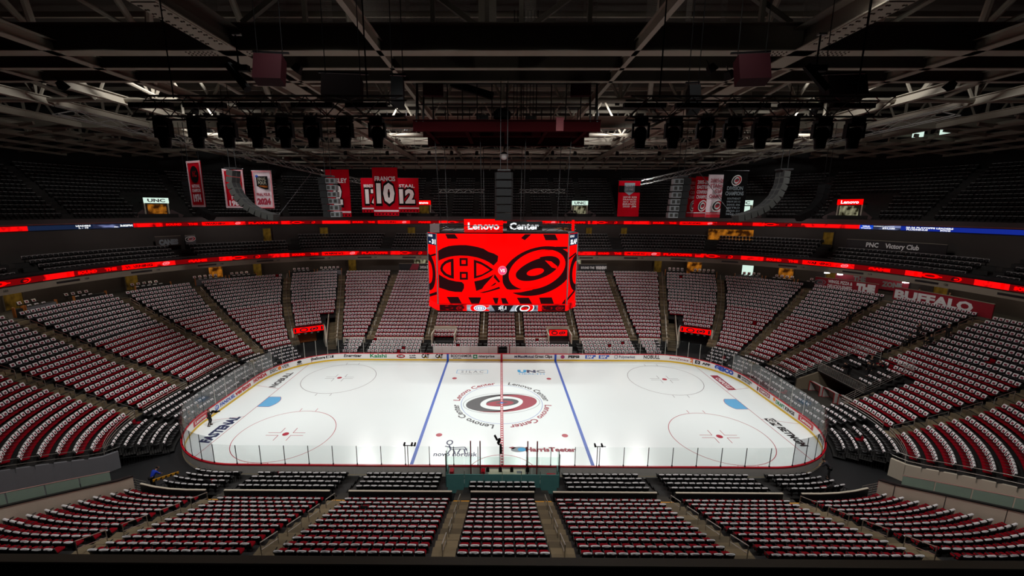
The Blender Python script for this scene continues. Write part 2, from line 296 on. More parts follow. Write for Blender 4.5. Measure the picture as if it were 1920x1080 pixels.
def figure(kind):
    if kind in FIG: return FIG[kind]
    P = limb_pose(kind); V = []; E = []; Rr = []
    def add(p, r, link_=None):
        V.append(p); Rr.append(r); i = len(V)-1
        if link_ is not None: E.append((link_, i))
        return i
    pe = add(P['pelvis'], (.14, .10)); wa = add(P['waist'], (.13, .10), pe); ch = add(P['chest'], (.16, .11), wa); ne = add(P['neck'], .055, ch)
    hd = add(P['head'], (.075, .09), ne); c = Vector(P['head']).lerp(Vector(P['crown']), .55); add(tuple(c), (.082, .10), hd); add(P['crown'], .045, len(V)-1)
    for n in 'lr':
        h = add(P[n+'hip'], .085, pe); k = add(P[n+'knee'], .06, h); a = add(P[n+'ankle'], .042, k); add(P[n+'toe'], .04, a)
        s = add(P[n+'sho'], .062, ch); e = add(P[n+'elb'], .045, s); w_ = add(P[n+'wri'], .03, e)
        d = (Vector(P[n+'wri'])-Vector(P[n+'elb'])).normalized(); sd = d.cross(Vector((0, 0, 1)) if abs(d.z) < .9 else Vector((0, 1, 0))).normalized(); pw = Vector(P[n+'wri'])+d*.07
        pm_ = add(tuple(pw), .032, w_)
        for f, (o_, l_) in enumerate(((-.03, .075), (-.01, .085), (.01, .08), (.03, .065))):
            b = pw+sd*o_+d*.02; k1 = add(tuple(b), .009, pm_); k2 = add(tuple(b+d*l_*.55), .009, k1); add(tuple(b+d*l_*.8+Vector((0, 0, -.03))), .007, k2)
        t1 = add(tuple(Vector(P[n+'wri'])+d*.03-sd*.04), .010, pm_); add(tuple(Vector(P[n+'wri'])+d*.075-sd*.055), .009, t1)
    body = skin(V, E, Rr, 1)
    # clothing: jacket, trousers; hair and face
    V.clear(); E.clear(); Rr.clear()
    wa = add(P['pelvis'], (.165, .125)); w2 = add(P['waist'], (.155, .125), wa); ch = add(P['chest'], (.185, .135), w2); add(tuple(Vector(P['chest']).lerp(Vector(P['neck']), .8)), .07, ch)
    for n in 'lr':
        s = add(P[n+'sho'], .082, ch); e = add(P[n+'elb'], .062, s); add(tuple(Vector(P[n+'elb']).lerp(Vector(P[n+'wri']), .92)), .045, e)
    jacket = skin(V, E, Rr, 1); V.clear(); E.clear(); Rr.clear()
    pe = add(P['pelvis'], (.155, .12))
    for n in 'lr':
        h = add(P[n+'hip'], .105, pe); k = add(P[n+'knee'], .078, h); add(P[n+'ankle'], .06, k)
    trousers = skin(V, E, Rr, 1)
    g = G()
    for n in 'lr':
        a, t = Vector(P[n+'ankle']), Vector(P[n+'toe']); d = (t-a); d.z = 0; d.normalize(); g.bar(a-d*.07+Vector((0, 0, -.04)), a+d*.19+Vector((0, 0, -.05)), .09, .085)
    shoes = g.data('shoes', [])
    g = G(); h = Vector(P['head']).lerp(Vector(P['crown']), .6); up = (Vector(P['crown'])-Vector(P['head'])).normalized()
    bm = bmesh.new(); bmesh.ops.create_icosphere(bm, subdivisions=2, radius=1.0); hv = [v.co.copy() for v in bm.verts]; idx = {v: i for i, v in enumerate(bm.verts)}; hf = [tuple(idx[v] for v in f.verts) for f in bm.faces]; bm.free()
    keep = [f for f in hf if not (sum(hv[i].y for i in f)/3 > .25 and sum(hv[i].z for i in f)/3 < .45) and sum(hv[i].z for i in f)/3 > -.55]
    g.add([tuple(h+Vector((v.x*.098, v.y*.118-.01, v.z*.125+.01))) for v in hv], keep); hair = g.data('hair', [], True)
    g = G(); f = h+Vector((0, .095, -.02))
    g.add([tuple(f+Vector(q)) for q in ((-.016, 0, -.035), (.016, 0, -.035), (0, .03, -.03), (0, 0, .02))], [(0, 1, 2), (1, 3, 2), (3, 0, 2)], 0)
    for s in (-1, 1): g.box(f+Vector((s*.034, -.004, .014)), (.024, .012, .012), 0, 1); g.box(h+Vector((s*.088, .0, -.02)), (.02, .04, .06), 0, 0)
    g.box(f+Vector((0, -.006, -.062)), (.05, .014, .012), 0, 2); face = g.data('face', [])
    FIG[kind] = dict(body=body, jacket=jacket, trousers=trousers, shoes=shoes, hair=hair, face=face); return FIG[kind]
for k_ in ('camera', 'stand', 'sit', 'lean'): figure(k_)
def person(kind, loc, rz, label, top='cloth_black', legs='cloth_black', group=None, s=1.0):
    r = root('person', loc, label, 'person', group, rz); r.scale = (s, s, s)
    for nm, m in (('body', ['skin']), ('jacket', [top]), ('trousers', [legs]), ('shoes', ['cloth_black']), ('hair', ['hair']), ('face', ['skin', 'cloth_black', 'ink_maroon'])):
        me = FIG[kind][nm].copy(); me.materials.clear()
        for q in m: me.materials.append(MT[q])
        link(nm, me, r)
    return r
# ================================================================= floor, ice, markings
S = dict(kind='structure')
g = G(); g.box((0, 0, -.31), (150, 150, .5)); g.build('floor', 'black_floor', **S)
pts = [rink(PERIM*i/160)[:2] for i in range(160)]
g = G(); g.add([(x, y, 0) for x, y in pts]+[(x, y, -.06) for x, y in pts], [tuple(range(160))[::-1]]+[(i, (i+1) % 160, 160+(i+1) % 160, 160+i) for i in range(160)])
ICE = g.build('ice_sheet', 'ice_surface', **S)
def icefn(cx, cy, ang=0., z=.004):
    c, s = math.cos(ang), math.sin(ang)
    return lambda u, v, k=0: (cx+u*c-v*s, cy+u*s+v*c, z+.0015*k)
F0 = icefn(0, 0)
def inside_y(x): # half width of the ice at x
    ax = abs(x)-PA
    return HY if ax <= 0 else PB+math.sqrt(max(0, RC*RC-ax*ax))
g = G(); h = HY-.02
shape(g, rect(-.15, -h, .15, h), icefn(0, 0, 0, .010), 0)
yy = -h
while yy < h-.4:
    shape(g, rect(-.085, yy, .085, yy+.17), icefn(0, 0, 0, .0115), 1); yy += .42
shape(g, ell(0, 0, .2, .2), icefn(0, 0, 0, .013), 2)
g.build('center_line', ['line_red', 'ink_white', 'line_blue'], ICE)
for sx in (-1, 1):
    g = G(); shape(g, rect(sx*7.77-.15, -h, sx*7.77+.15, h), F0); g.build('blue_line', 'line_blue', ICE)
    g = G(); hy = inside_y(27.127)-.02; shape(g, rect(sx*27.127-.03, -hy, sx*27.127+.03, hy), F0); g.build('goal_line', 'line_red', ICE)
    g = G(); P = [(-1.22, 0), (-1.22, 1.37)]+[(0+1.83*math.sin(t), 1.83*math.cos(t)) for t in np.linspace(-.726, .726, 14)]+[(1.22, 1.37), (1.22, 0)]
    shape(g, P, icefn(sx*27.127, 0, sx*PI/2, .0035)); 
    for a, b in zip(P[:-1], P[1:]):
        n = Vector((a[1]-b[1], b[0]-a[0])).normalized()*.025
        shape(g, [(a[0]-n.x, a[1]-n.y), (b[0]-n.x, b[1]-n.y), (b[0]+n.x, b[1]+n.y), (a[0]+n.x, a[1]+n.y)], icefn(sx*27.127, 0, sx*PI/2, .005), 1)
    g.build('goal_crease', ['crease_blue', 'line_red'], ICE)
    g = G()
    for sy in (-1, 1):
        a, b = (sx*27.127, sy*3.35), (sx*30.4, sy*4.27); n = Vector((a[1]-b[1], b[0]-a[0])).normalized()*.025
        shape(g, [(a[0]-n.x, a[1]-n.y), (b[0]-n.x, b[1]-n.y), (b[0]+n.x, b[1]+n.y), (a[0]+n.x, a[1]+n.y)], F0)
    g.build('trapezoid_line', 'line_red', ICE)
    for sy in (-1, 1):
        cx, cy = sx*21.03, sy*6.706; f = icefn(cx, cy)
        g = G(); band(g, ell(0, 0, 4.6, 4.6, 0, 64), ell(0, 0, 4.54, 4.54, 0, 64), f)
        for a in (-1, 1):
            for b in (-1, 1):
                shape(g, rect(a*.61-.03 if a > 0 else a*.61-1.2, b*.23-.03, a*.61+1.2 if a > 0 else a*.61+.03, b*.23+.03), f)
                u, v = a*.61, b*.23; shape(g, rect(u-.03, min(v, v+b*.9), u+.03, max(v, v+b*.9)), f)
                shape(g, rect(a*.86-.03, b*4.57 if b > 0 else b*4.57-.6, a*.86+.03, b*4.57+.6 if b > 0 else b*4.57), f)
        g.build('faceoff_circle', 'line_grey' if sy > 0 else 'line_red', ICE)
        g = G(); shape(g, ell(0, 0, .305, .305, 0, 28), f); g.build('faceoff_spot', 'line_red', ICE)
        g = G(); shape(g, ell(0, 0, .305, .305, 0, 28), icefn(sx*6.1, sy*6.706)); g.build('faceoff_spot', 'line_red', ICE)
g = G(); band(g, ell(0, 0, 4.6, 4.6, 0, 80), ell(0, 0, 4.55, 4.55, 0, 80), F0); g.build('center_circle', 'line_blue', ICE)
g = G(); band(g, ell(0, -HY, 3.08, 3.08, 0, 40, 0, PI, True), ell(0, -HY, 3.02, 3.02, 0, 40, 0, PI, True), F0); g.f.pop(); g.m.pop(); g.build('referee_crease', 'line_red', ICE)
def arcfn(mid, R):
    return lambda u, v, k=0: ((R+v)*math.cos(mid-u/R), (R+v)*math.sin(mid-u/R), .005)
for mid, m in ((137, 'ink_maroon'), (43, 'ink_fade'), (-43, 'ink_maroon'), (-137, 'ink_fade')):
    g = G(); put_text(g, 'Lenovo Center', arcfn(math.radians(mid), 4.85), .72, width=6.4, bold=.025); g.build('ice_lettering', m, ICE)
g = G(); f = icefn(0, 0, 0, .0045)
band(g, ell(0, 0, 4.38, 2.5, .12, 60), ell(0, 0, 4.32, 2.44, .12, 60), f, 2); storm_eye(g, f, 4.05, 0, 1)
g.build('center_emblem', ['ink_maroon', 'ink_fade', 'ink_grey'], ICE)
def ice_text(s, x, y, ang, h, m, width=None, bold=.03, shear=0.):
    g = G(); put_text(g, s, icefn(x, y, ang, .005), h, 0, 0, -h/2, bold, 1, width, shear); return g.build('ice_lettering', m, ICE)
ice_text('NOBULL', -28.2, 6.05, PI/2, .75, 'ink_fade', 4.6, .05); ice_text('FASTENAL', -27.95, -5.85, PI/2, .95, 'ink_navy', 4.9, .06, .15)
ice_text('BETMGM', 28.1, -6.6, -PI/2, .7, 'ink_black', 3.4, .05)
g = G(); f = icefn(28.0, -3.95, -PI/2, .005); shape(g, rect(-.75, -.5, -.1, .5), f); shape(g, rect(.0, -.5, .75, .5), f); put_text(g, 'G', icefn(28.0, -3.95, -PI/2, .007), .6, 1, -.42, -.3); put_text(g, 'M', icefn(28.0, -3.95, -PI/2, .007), .6, 1, .38, -.3); g.build('ice_lettering', ['ink_black', 'ink_white'], ICE)
g = G(); shape(g, rect(-2.2, -.5, 2.2, .5), icefn(28.05, 5.85, -PI/2, .005)); put_text(g, 'CHIPOTLE', icefn(28.05, 5.85, -PI/2, .0065), .55, 1, .2, -.27, .03, 1, 3.2); g.build('ice_lettering', ['ink_maroon', 'ink_white'], ICE)
g = G(); f = icefn(-3.95, 8.75, 0, .005); put_text(g, 'S I L A C', f, .75, 0, 0, -.2, .01, 1, 3.0)
for r_ in (rect(-2.1, .72, 2.1, .78), rect(-2.1, -.4, -2.04, .78), rect(2.04, -.4, 2.1, .78), rect(-2.1, -.4, -1.6, -.34), rect(1.6, -.4, 2.1, -.34)): shape(g, r_, f, 1)
put_text(g, 'INSURANCE COMPANY', f, .24, 0, 0, -.72, 0, 1, 3.1); g.build('ice_lettering', ['ink_grey', 'ink_cyan'], ICE)
g = G(); f = icefn(4.0, 8.8, 0, .005); put_text(g, 'U', f, .85, 0, -1.25, -.1, .08, 1.3); put_text(g, 'N', f, .85, 1, 0, -.1, .06, 1.3); put_text(g, 'C', f, .85, 2, 1.25, -.1, .06, 1.3); put_text(g, 'HEALTH', f, .36, 0, 0, -.75, .01, 1, 3.4); g.build('ice_lettering', ['ink_cyan', 'ink_navy', 'ink_grey'], ICE)
g = G(); f = icefn(-4.15, -8.95, 0, .005); put_text(g, 'novo nordisk', f, .62, 0, 0, -1.2, .015, 1, 3.9)
band(g, ell(-.75, .95, .32, .42, 0, 20), ell(-.75, .95, .2, .28, 0, 20), f)
for a, b, wd in (((-1.1, .35), (-.55, .15), .12), ((-.75, .5), (-.55, -.1), .14), ((-.55, .1), (.75, .2), .1), ((.75, .2), (.9, -.3), .1), ((-.5, -.1), (-.75, -.85), .12), ((-.3, -.15), (-.05, -.8), .12), ((.35, -.1), (.15, -.8), .12), ((.7, -.1), (.85, -.85), .12), ((-.5, -.12), (.7, -.08), .1), ((.9, .1), (1.0, -.5), .06)):
    n = Vector((a[1]-b[1], b[0]-a[0])).normalized()*wd/2; shape(g, [(a[0]-n.x, a[1]-n.y), (b[0]-n.x, b[1]-n.y), (b[0]+n.x, b[1]+n.y), (a[0]+n.x, a[1]+n.y)], f)
g.build('ice_lettering', 'ink_navy', ICE)
g = G(); f = icefn(3.9, -9.05, 0, .005); put_text(g, 'HarrisTeeter', f, .62, 0, .55, -.3, .05, 1, 4.6); shape(g, ell(-2.35, .0, .75, .42, .1, 20), f, 1); shape(g, ell(-2.1, -.02, .38, .3, 0, 16), icefn(3.9, -9.05, 0, .0065), 2); shape(g, [(-3.3, .3), (-2.9, .0), (-2.6, .3), (-2.9, .42)], f, 0); g.build('ice_lettering', ['ink_maroon', 'ink_grey', 'ink_cyan'], ICE)

# ================================================================= dasher boards and rink glass
BR = root('dasher_boards', (0, 0, 0), 'white dasher boards with sponsor lettering ringing the ice sheet', 'rink boards')
NP = 66
def ring_part(g, s0, s1, prof, mi=0, n=None):
    """sweep a closed (offset, z) profile along the rink edge"""
    n = n or max(2, int((s1-s0)/.55)+1); k = len(prof); base = len(g.v)
    for i in range(n+1):
        for o_, z in prof:
            x, y, _, _ = rink(s0+(s1-s0)*i/n, o_); g.v.append((x, y, z))
    for i in range(n):
        for j in range(k): g.f.append((base+i*k+j, base+i*k+(j+1) % k, base+(i+1)*k+(j+1) % k, base+(i+1)*k+j)); g.m.append(mi)
    g.f.append(tuple(base+j for j in range(k))[::-1]); g.f.append(tuple(base+n*k+j for j in range(k))); g.m += [mi, mi]
for i in range(NP):
    s0, s1 = PERIM*i/NP+.006, PERIM*(i+1)/NP-.006
    g = G(); ring_part(g, s0, s1, [(0, .22), (0, 1.0), (.10, 1.0), (.10, .22)]); k = len(g.f)
    for j, f in enumerate(g.f):
        if j % 4 == 2: g.m[j] = 1
    g.build('board_panel', ['board_white', 'board_back'], BR)
for nm, prof, m in (('kick_plate', [(-.012, 0), (-.012, .215), (.11, .215), (.11, 0)], 'board_yellow'), ('cap_rail', [(-.02, 1.0), (-.02, 1.09), (.13, 1.09), (.13, 1.0)], 'cap_red')):
    g = G(); ring_part(g, 0, PERIM, prof, 0, 280)
    if nm == 'kick_plate':
        for j in range(len(g.f)): g.m[j] = 1 if (j % 4 == 2) else 0
        g.build(nm, [m, 'board_back'], BR)
    else: g.build(nm, m, BR)
def bfn(sc, off=.012):
    def f(u, v, k=0):
        x, y, _, _ = rink(sc+u, -(off+.003*k)); return (x, y, v)
    return f
def board_box(g, sc, u0, u1, v0, v1, mi, off=.010):
    n = max(1, int((u1-u0)/.5)); f = bfn(sc, off)
    for i in range(n):
        a, b = u0+(u1-u0)*i/n, u0+(u1-u0)*(i+1)/n; g.add([f(a, v0), f(b, v0), f(b, v1), f(a, v1)], [(0, 1, 2, 3)], mi)
def ad(sc, items, mats):
    g = G()
    for it in items:
        if it[0] == 'b': board_box(g, sc, *it[1:])
        elif it[0] == 'e': shape(g, ell(it[1], it[2], it[3], it[4], 0, 20), bfn(sc, .014), it[5])
        else:
            _, s, u, v, hh, wd, mi = it[:7]; put_text(g, s, bfn(sc, .018), hh, mi, u, v, it[7] if len(it) > 7 else .04, 1, wd, it[8] if len(it) > 8 else 0)
    return g.build('board_lettering', mats, BR)
T = 't'
for sc in (-44.9, 44.9): ad(sc, [('b', -1.15, 1.15, .34, .94, 0), (T, 'Lenovo', 0, .5, .32, 1.7, 1)], ['cap_red', 'ink_white'])
ad(-41.1, [(T, 'FANDUEL', .45, .45, .36, 2.5, 0), ('e', -1.3, .62, .3, .3, 0), (T, 'F7', -1.3, .48, .3, .4, 1)], ['ink_blue', 'ink_white'])
ad(-37.9, [(T, 'verizon', 0, .44, .5, 2.9, 0, .05)], ['ink_red']); ad(-34.6, [(T, 'HONDA', 0, .46, .42, 2.5, 0, .06)], ['ink_red'])
ad(-31.4, [(T, 'DISC', -.85, .46, .44, 1.15, 0, .02), ('e', .0, .68, .26, .26, 1), (T, 'VER', .82, .46, .44, 1.05, 0, .02)], ['ink_black', 'ink_orange'])
ad(-28.7, [('e', 0, .68, .3, .2, 0), (T, 'SPORTS', 0, .3, .14, .7, 0)], ['ink_black'])
ad(-25.7, [(T, 'theScore', -.55, .52, .36, 1.9, 0, .05), ('b', .5, 1.5, .5, .9, 0), (T, 'BET', 1.0, .56, .28, .7, 1)], ['ink_black', 'ink_white'])
ad(-21.5, [(T, 'Energizer', 0, .5, .42, 2.6, 0, .03, .2)], ['ink_black']); ad(-17.8, [(T, 'Kalshi', 0, .44, .52, 2.4, 0, .03)], ['ink_green'])
ad(-13.6, [('e', -.95, .65, .62, .3, 0), ('e', -.95, .65, .5, .2, 1), (T, 'SUBS', -.95, .54, .24, .8, 2), (T, 'a sub', .75, .68, .22, .9, 3), (T, 'above', .75, .36, .22, .9, 3)], ['ink_red', 'ink_navy', 'ink_white', 'ink_black'])
for sc in (-11.0, -9.0): ad(sc, [(T, 'CAT', 0, .42, .52, 1.1, 0, .06), (T, 'A', .05, .36, .3, .6, 1, .06)], ['ink_black', 'ink_yellow'])
ad(-5.8, [(T, 'BODYARMOR', 0, .54, .38, 3.0, 0, .03), (T, 'SPORTS DRINK', -.6, .32, .12, 1.2, 0)], ['ink_black'])
ad(-2.5, [('b', -1.6, -1.0, .36, .92, 0), (T, 'e', -1.3, .52, .36, .34, 1), (T, 'nterprise', .35, .52, .38, 2.3, 2, .03)], ['ink_green', 'ink_white', 'ink_black'])
ad(3.2, [(T, 'MassMutual', .3, .5, .38, 2.3, 0, .03), (T, 'M', -1.15, .5, .3, .4, 0)], ['ink_navy']); ad(6.05, [(T, 'Great Clips', 0, .5, .42, 2.5, 0, .03)], ['ink_black'])
ad(9.9, [('e', -1.1, .64, .3, .28, 0), ('b', -1.38, -.82, .58, .68, 1, .016), (T, 'PEPSI', .5, .5, .34, 1.6, 2, .07)], ['ink_red', 'ink_blue', 'ink_black'])
for sc in (12.8, 14.75): ad(sc, [('b', -.75, .45, .4, .92, 0), ('b', .45, .75, .66, .92, 0), (T, 'SAP', -.1, .5, .34, .9, 1, .06)], ['ink_blue', 'ink_white'])
ad(17.7, [(T, 'Polymarket', .35, .5, .38, 2.3, 0, .02), ('b', -1.45, -1.0, .46, .9, 0), ('b', -1.38, -1.08, .53, .83, 1, .014)], ['ink_navy', 'board_white'])
ad(21.6, [(T, 'NOBULL', 0, .44, .5, 2.3, 0, .03)], ['ink_black']); ad(25.5, [(T, 'AstraZeneca', -.2, .48, .32, 2.5, 0, .01), (T, '2', 1.45, .46, .5, .4, 1)], ['ink_maroon', 'ink_orange'])
ad(28.4, [('b', -1.0, -.35, .4, .9, 0), (T, 'O', -.68, .5, .3, .3, 1), (T, 'APP', .45, .5, .3, 1.1, 0, .06)], ['ink_black', 'ink_white'])
ad(31.3, [(T, 'GEICO', 0, .42, .52, 2.7, 0, .08)], ['ink_blue']); ad(34.5, [('b', -1.2, -.7, .44, .9, 0), (T, 'NORWEGIAN', .4, .66, .22, 1.9, 0), (T, 'CRUISE LINE', .25, .4, .18, 1.6, 0)], ['ink_black'])
ad(38.1, [('b', -.75, 1.15, .4, .9, 0), (T, 'CHIPOTLE', .2, .52, .26, 1.6, 1), ('b', -1.2, -.9, .4, .85, 2)], ['ink_maroon', 'ink_white', 'ink_black'])
ad(41.55, [(T, 'DRAFT', -.55, .42, .36, 1.4, 0, .04), (T, 'KINGS', .95, .42, .36, 1.4, 1, .04), ('e', -1.55, .72, .2, .2, 2)], ['ink_green', 'ink_black', 'ink_orange'])
ad(48.0, [(T, 'NHL', 0, .44, .4, 1.3, 0, .03)], ['ink_black'])
for sc, m in ((-7.77, 'ink_blue'), (7.77, 'ink_blue'), (0, 'ink_red')):
    g = G(); board_box(g, sc, -.15, .15, .0, 1.0, 0, .016); g.build('line_marking', m, BR)
g = G()
for sc in (-27.1, 27.1, -37.0, 37.0): board_box(g, sc, -.03, .03, .2, 1.0, 0, .016)
g.build('line_marking', 'line_red', BR)

GL = root('rink_glass', (0, 0, 0), 'clear glass panes with thin posts standing on the dasher boards', 'rink glass')
edges = []
def run(s0, s1, w_):
    n = max(1, round((s1-s0)/w_)); return [s0+(s1-s0)*i/n for i in range(n+1)]
c0, c1, c2_, c3 = PA, PA+_Q, PA+_Q+2*PB, PA+2*_Q+2*PB      # far-right corner ends, right end, near-right
segs = [(9.6, c0, 1.95, 2.9), (c0, c1, 1.5, 3.3), (c1, c2_, 1.8, 3.45), (c2_, c3-1.6, 1.35, 3.4), (c3-1.6, c3+2*PA+1.6, 1.93, 2.76),
        (c3+2*PA+1.6, c3+2*PA+_Q, 1.35, 3.4), (c3+2*PA+_Q, c3+2*PA+_Q+2*PB, 1.8, 3.45), (c3+2*PA+_Q+2*PB, c3+2*PA+2*_Q+2*PB, 1.5, 3.3), (c3+2*PA+2*_Q+2*PB, PERIM-9.6, 1.95, 2.9)]
for si, (s0, s1, w_, top) in enumerate(segs):
    ss = run(s0, s1, w_)
    for a, b in zip(ss[:-1], ss[1:]):
        g = G(); curved = si in (1, 3, 5, 7); ring_part(g, a+.02, b-.02, [(.035, 1.085), (.035, top), (.05, top), (.05, 1.085)], 0, 3 if curved else 1)
        g.build('glass_pane', 'rink_glass' if si in (0, 4, 8) else 'corner_glass', GL)
    for j, a in enumerate(ss):
        if j == 0 and si: continue
        x, y, nx, ny = rink(a, .045)
        g = G(); g.box((x, y, (1.05+top)/2), (.03, .05, top-1.05), math.atan2(ny, nx)); g.box((x, y, 1.14), (.06, .09, .12), math.atan2(ny, nx)); g.build('glass_post', 'metal_dark' if si in (3, 4, 5) else 'rail_steel', GL)
# ================================================================= lower bowl: terraces, aisles, seats
lerp = lambda a, b, t: a+(b-a)*t
class Sec:
    def __init__(s, name, b0, b1, rows, t0=None, t1=None, trim=(.62, .62), cut=None):
        s.name, s.b0, s.b1, s.rows = name, b0, b1, rows; s.t0 = b0 if t0 is None else t0; s.t1 = b1 if t1 is None else t1; s.trim = trim; s.cut = cut or {}
    def g(s, i): 
        a, b = lerp(s.b0, s.t0, i/20), lerp(s.b1, s.t1, i/20)
        if i in s.cut: a, b = max(a, s.cut[i][0]), min(b, s.cut[i][1])
        return a, b
R20 = range(0, 21); RN = range(0, 11)
cutR = {i: (2.235, 9) for i in (4, 5, 6)}; cutL = {i: (0, 9.765) for i in (4, 5, 6)}
SECS = [
 Sec('far left inner', .057, .476, R20), Sec('far centre left', .476, .868, R20), Sec('far centre', .868, 1.132, R20), Sec('far centre right', 1.132, 1.524, R20), Sec('far right inner', 1.524, 1.943, R20),
 Sec('far right narrow', 1.943, 2.167, R20), Sec('far right portal', 2.167, 2.449, range(4, 21), None, 2.36, cut=cutR), Sec('right corner a', 2.449, 2.655, R20, 2.36, 2.62), Sec('right corner b', 2.655, 2.83, R20, 2.62, 2.83),
 Sec('right end upper', 2.83, 3.27, range(7, 21), 2.83, 3.19), Sec('right end lower', 3.27, 4.2, range(7, 21), 3.19, 4.08), Sec('right of portal far', 2.83, 3.05, range(0, 7)), Sec('right of portal near', 3.79, 4.2, range(0, 7), None, 4.08),
 Sec('right near corner', 4.2, 4.46, range(0, 14), 4.08, 4.85, (.62, .3)),
 Sec('near right corner', 4.772, 5.075, RN, 4.87, 5.075, (.2, .62)), Sec('near right outer', 5.075, 5.476, RN), Sec('near right inner', 5.476, 5.868, RN), Sec('near centre', 5.868, 6.132, RN),
 Sec('near left inner', 6.132, 6.524, RN), Sec('near left outer', 6.524, 6.925, RN), Sec('near left corner', 6.925, 7.215, RN, 6.925, 7.1, (.62, .2)),
 Sec('left near corner', 7.57, 7.925, range(0, 14), 7.26, 7.955, (.3, .62)), Sec('left end lower', 7.925, 8.56, R20, 7.955, 8.65), Sec('left end upper', 8.56, 9.175, R20, 8.65, 9.175), Sec('left corner b', 9.175, 9.34, R20, 9.175, 9.375),
 Sec('left corner a', 9.34, 9.565, R20, 9.375, 9.65), Sec('far left portal', 9.565, 9.833, range(4, 21), 9.65, None, cut=cutL), Sec('far left narrow', 9.833, 10.057, R20)]
def terrace(name, g0, g1, d, z, zl, depth=.813, back=.193, mats='tread_dark', g=None):
    """one step: tread at z and riser down to zl"""
    g = g or G(); A = bline(g0, g1, d+back-depth); B = bline(g0, g1, d+back)
    g.strip([(x, y, z) for x, y in A], [(x, y, z) for x, y in B]); g.strip([(x, y, zl) for x, y in A], [(x, y, z) for x, y in A]); return g
for s in SECS:
    g = G()
    for i in s.rows:
        d, z = rowdz(i); a, b = s.g(i); zl = rowdz(i-1)[1] if i > s.rows[0] else (z-.3 if i else .3)
        terrace('t', a, b, d, z, zl, g=g)
    g.build('seating_terrace', 'tread_dark', **S)
# seats: positions first; the nearest become things, the rest one mesh
def along(P, t0, t1, pitch, even=True):
    P = [Vector((x, y)) for x, y in P]; L_ = [0]
    for a, b in zip(P[:-1], P[1:]): L_.append(L_[-1]+(b-a).length)
    W_ = L_[-1]-t0-t1; n = int(W_/pitch); out = []
    for k in range(n):
        q = t0+(W_-n*pitch)/2+pitch*(k+.5); j = 0
        while j < len(L_)-2 and L_[j+1] < q: j += 1
        f = (q-L_[j])/(L_[j+1]-L_[j]); p = P[j].lerp(P[j+1], f); t = (P[j+1]-P[j]).normalized()
        out.append((p.x, p.y, math.atan2(t.y, t.x)+PI))   # local +y faces the ice
    return out
SEATS = []      # x,y,z,rot,kind,sec,row,k,n
for s in SECS:
    for i in s.rows:
        d, z = rowdz(i); a, b = s.g(i); ss = along(bline(a, b, d, .02), s.trim[0], s.trim[1], .55)
        for k, (x, y, r) in enumerate(ss):
            if s.name == 'far centre right' and i < 2 and 7.2 < x < 10.8: continue
            SEATS.append((x, y, z, r, 0, s.name, i, k, len(ss)))
for (a, b, js) in ((.08, .45, range(0, 5)), (.505, .84, range(2, 5)), (.895, 1.105, range(2, 5)), (1.16, 1.47, range(2, 5)), (1.55, 1.92, range(0, 5)), (1.97, 2.12, range(0, 5)), (9.88, 10.03, range(0, 5)),
        (5.1, 5.45, range(0, 4)), (5.50, 5.79, range(0, 4)), (6.21, 6.50, range(0, 4)), (6.55, 6.90, range(0, 4)), (5.886, 6.114, range(2, 4)), (6.95, 7.2, range(0, 4)), (4.8, 5.05, range(0, 4)),
        (2.47, 2.64, range(0, 5)), (2.67, 2.81, range(0, 5)), (2.85, 3.04, range(0, 5)), (3.06, 3.4, range(0, 3)), (3.44, 3.78, range(0, 3)), (3.80, 4.1, range(0, 5)), (4.14, 4.40, range(0, 5)),
        (7.62, 7.88, range(0, 5)), (7.92, 8.4, range(0, 5)), (8.44, 8.9, range(0, 5)), (8.94, 9.16, range(0, 5)), (9.19, 9.33, range(0, 5)), (9.36, 9.54, range(0, 5))):
    g = G()
    for j in js:
        d, z = retdz(j); d += .45*(0 if 4.7 < a < 7.3 else 1); terrace('t', a-.02, b+.02, d, z, 0, .77, .2, g=g)
        for k, (x, y, r) in enumerate(along(bline(a, b, d, .02), 0, 0, .55)):
            if y > 0 and j > 2 and 7.2 < abs(x) < 10.8: continue
            SEATS.append((x, y, z, r, 1, 'retract', j, k, 0))
    g.build('folding_terrace', 'tread_dark', **S)
# black seats on the deck over the right hand portal
g = G()
for q in range(3, 7):
    d, z = rowdz(q); terrace('t', 3.07, 3.77, d+.1, z+.12, z-.3, g=g)
    for a, b in ((3.08, 3.36), (3.5, 3.76)):
        if q == 4 and a < 3.2: continue
        for k, (x, y, r) in enumerate(along(bline(a, b, d, .02), .2, .2, .55)): SEATS.append((x, y, z+.12, r, 1, 'deck', q, k, 0))
g.build('portal_deck_terrace', 'tread_dark', **S)
# club tier and upper tier
CLUB = [(2.03, 2.30), (2.33, 2.60), (2.64, 2.95), (3.0, 3.3), (3.35, 3.7), (3.75, 4.2), (7.75, 8.2), (8.25, 8.6), (8.65, 9.0), (9.05, 9.36), (9.40, 9.67), (9.70, 9.97), (.0, .33), (.36, .62), (.65, .98), (1.02, 1.35), (1.38, 1.64), (1.67, 2.0)]
for a, b in CLUB:
    g = G()
    for k in range(4 if a in (2.64, 9.05, 9.40) else 6):
        d, z = 23.3+.85*k, 13.3+.5*k; terrace('t', a-.02, b+.02, d, z, z-.5, .85, .2, g=g)
        for kk, (x, y, r) in enumerate(along(bline(a, b, d, .02), .1, .1, .55)): SEATS.append((x, y, z, r, 2, 'club', k, kk, 0))
    g.build('club_terrace', 'tread_dark', **S)
UPG = [(2.06+.235*i, 2.06+.235*(i+1)) for i in range(9)]+[(7.8+.235*i, 7.8+.235*(i+1)) for i in range(9)]+[(-.03+.2585*i, -.03+.2585*(i+1)) for i in range(8)]
PORT = [.232, 1.759, 2.375, 2.612, 9.386, 3.3, 8.6, .95]     # gaps for doorways in the upper tier
